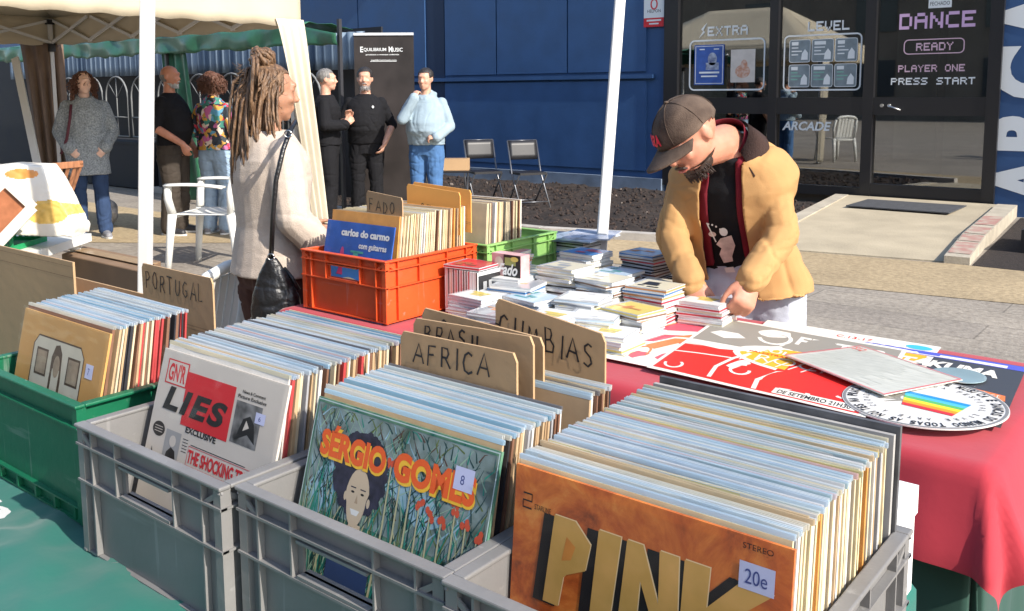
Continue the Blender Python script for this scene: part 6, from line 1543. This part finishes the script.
# window wall inside: backdrop with the dark interior's shade put into its black colour, lace stripes, white arched frames
DKW = mat('shaded_tent_wall', (.012,.014,.02), .8, var=.3, vscale=3); LACE = mat('striped_pale_blue_curtain', (.06,.10,.16), .8, color2=(.28,.36,.44), vscale=9, stretch=(1,1,.03), detail=1)
b = NB(); box(b, -26, R_.x-1.15, GY+1.75, GY+1.78, 0, 2.36); obj('back_wall', b, DKW, gt, world=True)
sheet_thick('lace_curtain', [[V((-20+.03*i, GY+1.58+.03*math.sin(i*1.1), 2.3-.50*j/3)) for i in range(int((R_.x-1.2+20)/.03))] for j in range(4)], LACE, gt)
def arch(xa, wd, z0, z1):
    b = NB(); ps = [V((xa,GY+1.5,z0)), V((xa,GY+1.5,z1))] + [V((xa+wd/2-wd/2*math.cos(t), GY+1.5, z1+wd/2*math.sin(t))) for t in [math.pi*i/12 for i in range(1,12)]] + [V((xa+wd,GY+1.5,z1)), V((xa+wd,GY+1.5,z0)), V((xa,GY+1.5,z0))]
    tube(b, ps, .016, 6)
    tube(b, [V((xa,GY+1.5,(z0+z1)/2)), V((xa+wd,GY+1.5,(z0+z1)/2))], .012, 6)
    tube(b, [V((xa+wd/2,GY+1.5,z0)), V((xa+wd/2,GY+1.5,z1+wd/2))], .010, 6); 
    for t in (R(45), R(135)): tube(b, [V((xa+wd/2,GY+1.5,z1)), V((xa+wd/2-wd/2*math.cos(t), GY+1.5, z1+wd/2*math.sin(t)))], .008, 6)
    obj('arched_window', b, mat('grey_white_tape', (.20,.21,.22), .7), gt, world=True)
for k in range(10): arch(-18.6+k*.86, .74, .75, 1.42)
# stall tables and stock in the dark under the green tent
DT = mat('dark_table_cloth', (.014,.014,.018), .8, var=.3)
for i, (xa, xb) in enumerate(((-15.5,-13.2),(-12.9,-10.6))):
    st = thing('stall_table', ['black covered stall table at the far left under the green tent', 'black covered stall table behind the smiling woman'][i], 'table', ((xa+xb)/2, GY+.9, 0))
    b = NB(); box(b, xa, xb, GY+.6, GY+1.3, .70, .74); obj('tabletop', b, DT, st, world=True); b = NB(); box(b, xa+.01, xb-.01, GY+.61, GY+1.29, .02, .699); obj('cover', b, DT, st, world=True)
SLV = mat('grey_kit_bag', (.35,.33,.31), .6, var=.5, vscale=12)
q = pt(109,215,10.4); b = NB(); ell(b, (0,0,0), (.12,.10,.16)); kb = skin(b, 'kit_bag', SLV, None, vox=.02, smooth=1, disp=folds(.03,9,.6,1)); kb.location = (q.x, q.y, .16); tag(kb, 'grey patterned bag on the ground behind the smiling woman', 'bag')

# roll-up banner
BNC = mat('black_banner', (.018,.015,.014), .45, color2=(.04,.032,.030), vscale=2.5)
ba, bbq = V((-8.30,7.40,0)), V((-7.75,7.84,0)); u_ = (bbq-ba).normalized(); ba = ba - u_*.0; wB = (bbq-ba).length
bn = thing('roll_up_banner', 'tall black roll-up banner with small white heading behind the bearded man', 'banner', ((ba+bbq)/2))
nb = u_.cross(V((0,0,1)))
b = NB(); prism(b, [ba+V((0,0,.08)), bbq+V((0,0,.08)), bbq+V((0,0,2.15)), ba+V((0,0,2.15))], nb*-.004); obj('panel', b, BNC, bn, world=True)
b = NB(); bar(b, ba+V((0,0,2.165)), bbq+V((0,0,2.165)), .03, .03); obj('top_rail', b, mat('alu_rail', (.75,.77,.8), .35, metal=.3), bn, world=True)
b = NB(); bar(b, ba+V((0,0,.045)), bbq+V((0,0,.045)), .18, .08); obj('base', b, TLEG, bn, world=True, bevel=.01)
p = Print(.001); p.text('E', .075, 1.955, .035, .065, SIGNW, 2, bold=.02); p.text('QUILIBRIUM', .115, 1.960, .265, .045, SIGNW, 2, bold=.01); p.text('M', .41, 1.955, .045, .065, SIGNW, 2, bold=.02); p.text('USIC', .46, 1.960, .115, .045, SIGNW, 2, bold=.01)
p.text('produtos e eventos culturais', .14, 1.915, .39, .020, SIGNW, 2, bold=.02); p.rect(.19,1.845,.50,1.850,SIGNW,2); p.text('equilibriummusic.com', .20, 1.852, .30, .018, SIGNW, 2, bold=.02)
p.build('banner_lettering', face_mtx(ba+nb*.006, u_, (0,0,1)), bn)
# QR poster place is left out; stand it used to be on: low dark case
# front tent poles (the photographer's stall)
for nm, a, c, w_ in (('white square tent pole in front, at the left between the green crate and the woman', pt(147.5,0,2.5), pt(145,300,2.62), .033), ('white round edged tent pole behind the CD stacks, beside the man', pt(620,0,3.6), pt(601,252,3.5), .040)):
    d = (a-c).normalized(); foot = c + d*(-c.z/d.z); top_ = c + d*((2.35-c.z)/d.z)
    tp = thing('tent_pole', nm, 'tent pole', foot)
    b = NB(); bar(b, foot, top_, w_, w_, up=AW_); obj('tube', b, WPAINT, tp, world=True, bevel=.004)
    b = NB(); box(b, foot.x-.06, foot.x+.06, foot.y-.06, foot.y+.06, .001, .010); obj('foot_plate', b, TLEG, tp, world=True, bevel=.003)
    b = NB(); bar(b, c.lerp(foot,.45), c.lerp(foot,.5), w_+.014, w_+.014, up=AW_); obj('clamp', b, mat('grey_clamp',(.3,.3,.3),.5), tp, world=True, bevel=.003)
# ------------------------------------------------------------------ chairs and other stuff
PLW = mat('white_plastic', (.70,.70,.66), .4, var=.05, vscale=5)
def plastic_chair(label, loc, rz, sc=1.0):
    t = thing('plastic_chair', label, 'chair', loc, rz); t.scale = (sc,)*3     # faces -Y
    b = NB()
    S = [[V((-.22+.44*i/12, -.22+.44*j/12, .43 - .018*math.sin(math.pi*i/12)*math.sin(math.pi*j/12) - (.03 if j == 0 else 0))) for i in range(13)] for j in range(13)]
    sheet_thick('seat', S, PLW, t, th=.006, world=False)
    for sx in (-1,1):
        b = NB(); tube(b, [(sx*.245,-.26,0),(sx*.235,-.235,.25),(sx*.225,-.215,.43)], [.024,.028,.034], 8); tube(b, [(sx*.225,-.215,.43),(sx*.262,-.225,.55),(sx*.270,-.215,.645)], [.032,.029,.028], 8); obj('leg', b, PLW, t, smooth=True)
        b = NB(); tube(b, [(sx*.245,.27,0),(sx*.232,.25,.25),(sx*.222,.225,.43)], [.024,.028,.034], 8); obj('leg', b, PLW, t, smooth=True)
        b = NB(); g = [[V((sx*.270 + (i-.5)*.075, -.235+.44*j/10, .655 - .012*(j/10) + .012*math.sin(math.pi*j/10) - .008*abs(i-.5)*2)) for i in (0,.25,.5,.75,1)] for j in range(11)]; sheet_thick('armrest', g, PLW, t, th=.014, world=False); b.free()
        b = NB(); tube(b, [(sx*.222,.225,.43),(sx*.245,.235,.60),(sx*.225,.275,.78)], [.024,.024,.02], 8); obj('back_post', b, PLW, t, smooth=True)
    for i in range(5):
        x = -.14+.07*i; b = NB(); bar(b, (x,.215,.45), (x,.285,.80), .058, .009, up=(0,1,0)); obj('back_slat', b, PLW, t, bevel=.003)
    b = NB(); tube(b, [(-.225,.275,.78),(-.15,.29,.82),(0,.295,.835),(.15,.29,.82),(.225,.275,.78)], .024, 8); obj('back_rail', b, PLW, t, smooth=True)
    b = NB(); tube(b, [(-.225,-.215,.41),(.225,-.215,.41)], .016, 6); tube(b, [(-.222,.225,.40),(.222,.225,.40)], .016, 6); obj('seat_apron', b, PLW, t)
    return t
plastic_chair('white plastic armchair standing on the paving beside the person in the floral jacket', (-6.84,4.48,0), R(-58), 1.14)
plastic_chair('white plastic armchair close by, half hidden by the PORTUGAL divider and the woman', (-3.30,1.90,0), R(-60), .97)
WD = mat('oiled_wood', (.34,.15,.075), .5, var=.3, vscale=6, stretch=(6,6,1), bump=.2)
wc = thing('wooden_chair', 'folding wooden slatted chair behind the orange and white shopping bag', 'chair', (-8.62,3.86,0), R(-75))
for sx in (-1,1):
    b = NB(); bar(b, (sx*.21,-.20,0), (sx*.21,.27,.86), .03, .05, up=(0,1,0)); obj('back_leg', b, WD, wc, bevel=.004)
    b = NB(); bar(b, (sx*.18,.24,0), (sx*.18,-.18,.44), .03, .04, up=(0,1,0)); obj('front_leg', b, WD, wc, bevel=.004)
b = NB(); bar(b, (-.23,.27,.84), (.23,.27,.84), .02, .06); obj('top_rail', b, WD, wc, bevel=.004)
b = NB(); bar(b, (-.21,.14,.56), (.21,.14,.56), .02, .04); obj('lower_rail', b, WD, wc, bevel=.004)
for i in range(5): b = NB(); bar(b, (-.15+.075*i,.15,.57), (-.15+.075*i,.265,.82), .035, .012, up=(0,1,0)); obj('back_slat', b, WD, wc, bevel=.002)
for i in range(6): b = NB(); bar(b, (-.20,-.18+.065*i,.44), (.20,-.18+.065*i,.44), .05, .014); obj('seat_slat', b, WD, wc, bevel=.002)
MET = mat('folding_chair_steel', (.16,.165,.18), .35, metal=.7); VIN = mat('black_vinyl', (.012,.012,.015), .45)
def folding_chair(label, loc, rz):
    t = thing('folding_chair', label, 'chair', loc, rz, None)
    for sx in (-1,1):
        b = NB(); tube(b, [(sx*.20,-.28,.0),(sx*.20,.05,.45),(sx*.20,.20,.86)], .011, 8); obj('frame_leg', b, MET, t, smooth=True)
        b = NB(); tube(b, [(sx*.185,.26,.0),(sx*.185,-.18,.45)], .011, 8); obj('rear_leg', b, MET, t, smooth=True)
    b = NB(); box(b, -.185,.185,-.20,.17,.445,.475); obj('seat', b, VIN, t, bevel=.012)
    b = NB(); g = [[V((-.19+.38*i/8, .14+.05*j/4+.012*math.cos((i-4)*.3), .62+.24*j/4)) for i in range(9)] for j in range(5)]; b.free(); sheet_thick('backrest', g, VIN, t, th=.02, world=False)
    b = NB(); tube(b, [(-.20,-.20,.105),(.20,-.20,.105)], .008, 6); tube(b, [(-.185,.18,.09),(.185,.18,.09)], .008, 6); tube(b, [(-.20,.20,.86),(.20,.20,.86)], .011, 8); obj('stretcher', b, MET, t)
    return t
folding_chair('black folding chair on the right of the pair before the blue wall', (-7.15,9.25,0), R(60))
folding_chair('black folding chair on the left of the pair, next to the cardboard box', (-7.72,9.05,0), R(60))
# low stool table with a small cardboard carton
lt = thing('side_table', 'low dark folding table under the small carton by the blue wall', 'table', (-7.82,8.45,0), R(38))
b = NB(); box(b, -.30,.30,-.22,.22,.50,.52); obj('tabletop', b, VIN, lt, bevel=.004)
for sx in (-1,1): b = NB(); tube(b, [(sx*.26,-.2,0),(sx*.26,.2,.5)], .010, 8); obj('leg', b, MET, lt); b = NB(); tube(b, [(sx*.24,.2,0),(sx*.24,-.2,.5)], .010, 8); obj('leg', b, MET, lt)
def carton(label, c, rz, sx, sy, h, m=None):
    t = thing('carton', label, 'box', c, rz); m = m or CBD
    b = NB(); box(b, -sx/2, sx/2, -sy/2, sy/2, 0, h); obj('box_body', b, m, t, bevel=.004)
    b = NB(); box(b, -sx/2-.002, -sx/2+.05, -.02, .02, h*.5, h+.002); box(b, -sx/2+.02, sx/2-.02, -.022, .022, h+.0005, h+.0015); obj('tape', b, mat('brown_tape', (.33,.22,.12), .3), t)
    return t
c = carton('small brown carton with a white label on the low table by the blue wall', (-7.72,8.50,.522), R(38), .36, .22, .14)
b = NB(); box(b, -.179,-.13,-.1125,-.1105,.01,.12); obj('label', b, WHITE, c)
carton('grey brown carton behind the man in the grey hoodie', (-8.05,8.30,.522), R(30), .26, .2, .15, mat('grey_carton', (.16,.15,.14), .8))
# open cardboard box behind the green crate
ob_ = thing('cardboard_box', 'open brown cardboard box at the left edge behind the dark green crate', 'box', (-2.42,1.06,.752))
bx0, bx1, by0, by1, bz0, bz1 = -2.72, -2.03, .965, 1.25, .754, 1.10
b = NB()
for a in ((bx0,bx1,by0,by0+.005,bz0,bz1),(bx0,bx1,by1-.005,by1,bz0,.95),(bx0,bx0+.005,by0+.0052,by1-.0052,bz0,.95),(bx1-.005,bx1,by0+.0052,by1-.0052,bz0,.95),(bx0+.006,bx1-.006,by0+.006,by1-.006,bz0,bz0+.004)): box(b, *a)
obj('box_body', b, CBD, ob_, world=True)
p = Print(.0005); p.line([(0,.31),(.69,.31)],.0015,CBE,1); p.line([(0,.335),(.69,.335)],.001,CBE,1); p.build('crease', face_mtx((bx0,by0,bz0),(1,0,0),(0,0,1)), ob_)
# long brown carton further back on its own low stand
q = pt(78,258,3.3); q2 = pt(140,271,3.0)
bl = thing('long_carton', 'long plain brown carton between the open box and the white pole', 'box', (q.x, q.y, 0))
u_ = V((q2.x-q.x, q2.y-q.y, 0)); zl = q.z
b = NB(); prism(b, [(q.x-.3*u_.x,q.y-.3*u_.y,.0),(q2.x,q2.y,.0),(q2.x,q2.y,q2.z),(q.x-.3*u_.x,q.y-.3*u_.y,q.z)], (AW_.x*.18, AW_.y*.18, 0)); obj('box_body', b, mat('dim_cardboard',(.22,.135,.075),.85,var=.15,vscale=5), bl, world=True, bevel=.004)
b = NB(); a_ = V((q.x-.28*u_.x,q.y-.28*u_.y,q.z+.006)); bar(b, a_+V((AW_.x*.09,AW_.y*.09,0)), V((q2.x,q2.y,q2.z+.006))+V((AW_.x*.09,AW_.y*.09,0)), .05, .002); obj('tape', b, mat('brown_tape', (.33,.22,.12), .3), bl, world=True)
# white tray table with green crate and shopping bag
wt = thing('side_table', 'white plastic table carrying the green crate and shopping bag at the left edge', 'table', (-3.35,1.42,0))
c_ = pt(20,244,3.25); 
b = NB(); M_ = Matrix.Translation((c_.x-.08,c_.y-.03,0))@Matrix.Rotation(R(38),4,'Z'); box(b, -.36,.22,-.15,.22,c_.z-.03,c_.z, mtx=M_); obj('tabletop', b, PLW, wt, world=True, bevel=.008)
for a, d in ((-.3,-.1),(.18,-.1),(-.3,.17),(.18,.17)): b = NB(); tube(b, [M_@V((a,d,c_.z-.031)), M_@V((a,d,0))], .02, 8); obj('leg', b, PLW, wt, world=True)
GC2 = crate_mat('bright_green_crate', (.015,.28,.10))
gz = c_.z+.001
gcr = thing('small_crate', 'bright green slatted crate beneath the shopping bag', 'crate', (pt(-15,240,3.2).x, pt(-15,240,3.2).y, gz), R(38))
b = NB(); box(b, -.16,.16,-.11,.11,.0,.006); obj('floor', b, GC2, gcr)
b = NB(); 
for zz in (.0,.075,.14): 
    for s in (-1,1): box(b, -.16,.16,*sorted((s*.11,s*.106)),zz+.0062,zz+.018); box(b, *sorted((s*.16,s*.156)),-.105,.105,zz+.0062,zz+.018)
for k in range(15):
    x = -.155+k*.022
    for s in (-1,1): box(b, x-.006,x+.006,*sorted((s*.1095,s*.1065)),.0185,.139)
obj('slatted_wall', b, GC2, gcr)
BGW = mat('woven_bag_print', (.72,.66,.55), .35, color2=(.78,.74,.66), vscale=4, coat=.4)
bgm = BGW.node_tree; 
bg_ = thing('shopping_bag', 'slumped woven shopping bag in white, orange and yellow at the left edge', 'bag', (pt(25,240,3.15).x, pt(25,240,3.15).y, gz))
b = NB(); prism(b, [pt(-30,168,3.15), pt(5,164,3.15), pt(40,166,3.15), pt(50,180,3.15), pt(75,228,3.12), pt(74,238,3.12), pt(20,236,3.12), pt(-30,230,3.12)], AW_*.12); bmesh.ops.recalc_face_normals(b, faces=b.faces[:])
bo = skin(b, 'bag_body', [BGW], bg_, vox=.0045, smooth=4, disp=folds(.006,14,.8,9), world=True)
BOR = mat('bag_print_orange', (.70,.30,.08), .35, coat=.4, var=.2, vscale=20); BYE = mat('bag_print_yellow', (.75,.48,.12), .35, coat=.4, var=.25, vscale=25); BBR = mat('bag_print_rust', (.40,.15,.07), .35, coat=.4, var=.25, vscale=25)
bo.data.materials.append(BOR); bo.data.materials.append(BYE); bo.data.materials.append(BBR)
# printed colours by place on the cloth
iw = worldm(bg_); cen = {1:(pt(20,174,3.15),.055), 2:(pt(52,212,3.12),.075)}
A0 = pt(0,168,3.15)
for p_ in bo.data.polygons:
    w_ = iw @ p_.center; d = w_ - A0; s = d.dot(rr_)/3.15*F; t_ = -d.dot(uu_)/3.15*F     # centimetre-like cloth coordinates from its top left corner
    if ((s-22)/17)**2 + ((t_-6)/5)**2 < 1: p_.material_index = 1
    elif ((s-50)/22)**2 + ((t_-44)/12)**2 < 1 and t_ > 32+ (50-s)*.1: p_.material_index = 2
for s in (0,):
    b = NB(); qa = [pt(-25,215,3.02), pt(8,185,3.02), pt(33,207,3.02), pt(-5,246,3.02)]; prism(b, qa, AW_*.004); bp_ = obj('folded_panel', b, BBR, bg_, world=True)
    b = NB(); bar(b, pt(33,207,3.01), pt(-5,247,3.01), .035, .006, up=AW_); bar(b, pt(8,184,3.01), pt(34,208,3.01), .03, .006, up=AW_); obj('hem', b, BGW, bp_, world=True)
# dark goods on the right soil strip
pb = thing('planter', 'low black box on the soil right of the entrance ramp', 'box', (-1.2,9.6,0))
b = NB(); box(b, -1.55,-.4,9.3,10.1,.006,.22); obj('trough', b, VIN, pb, world=True, bevel=.01)
b = NB(); box(b, -1.52,-.43,9.33,10.07,.2205,.235); obj('soil_fill', b, SOIL, pb, world=True)
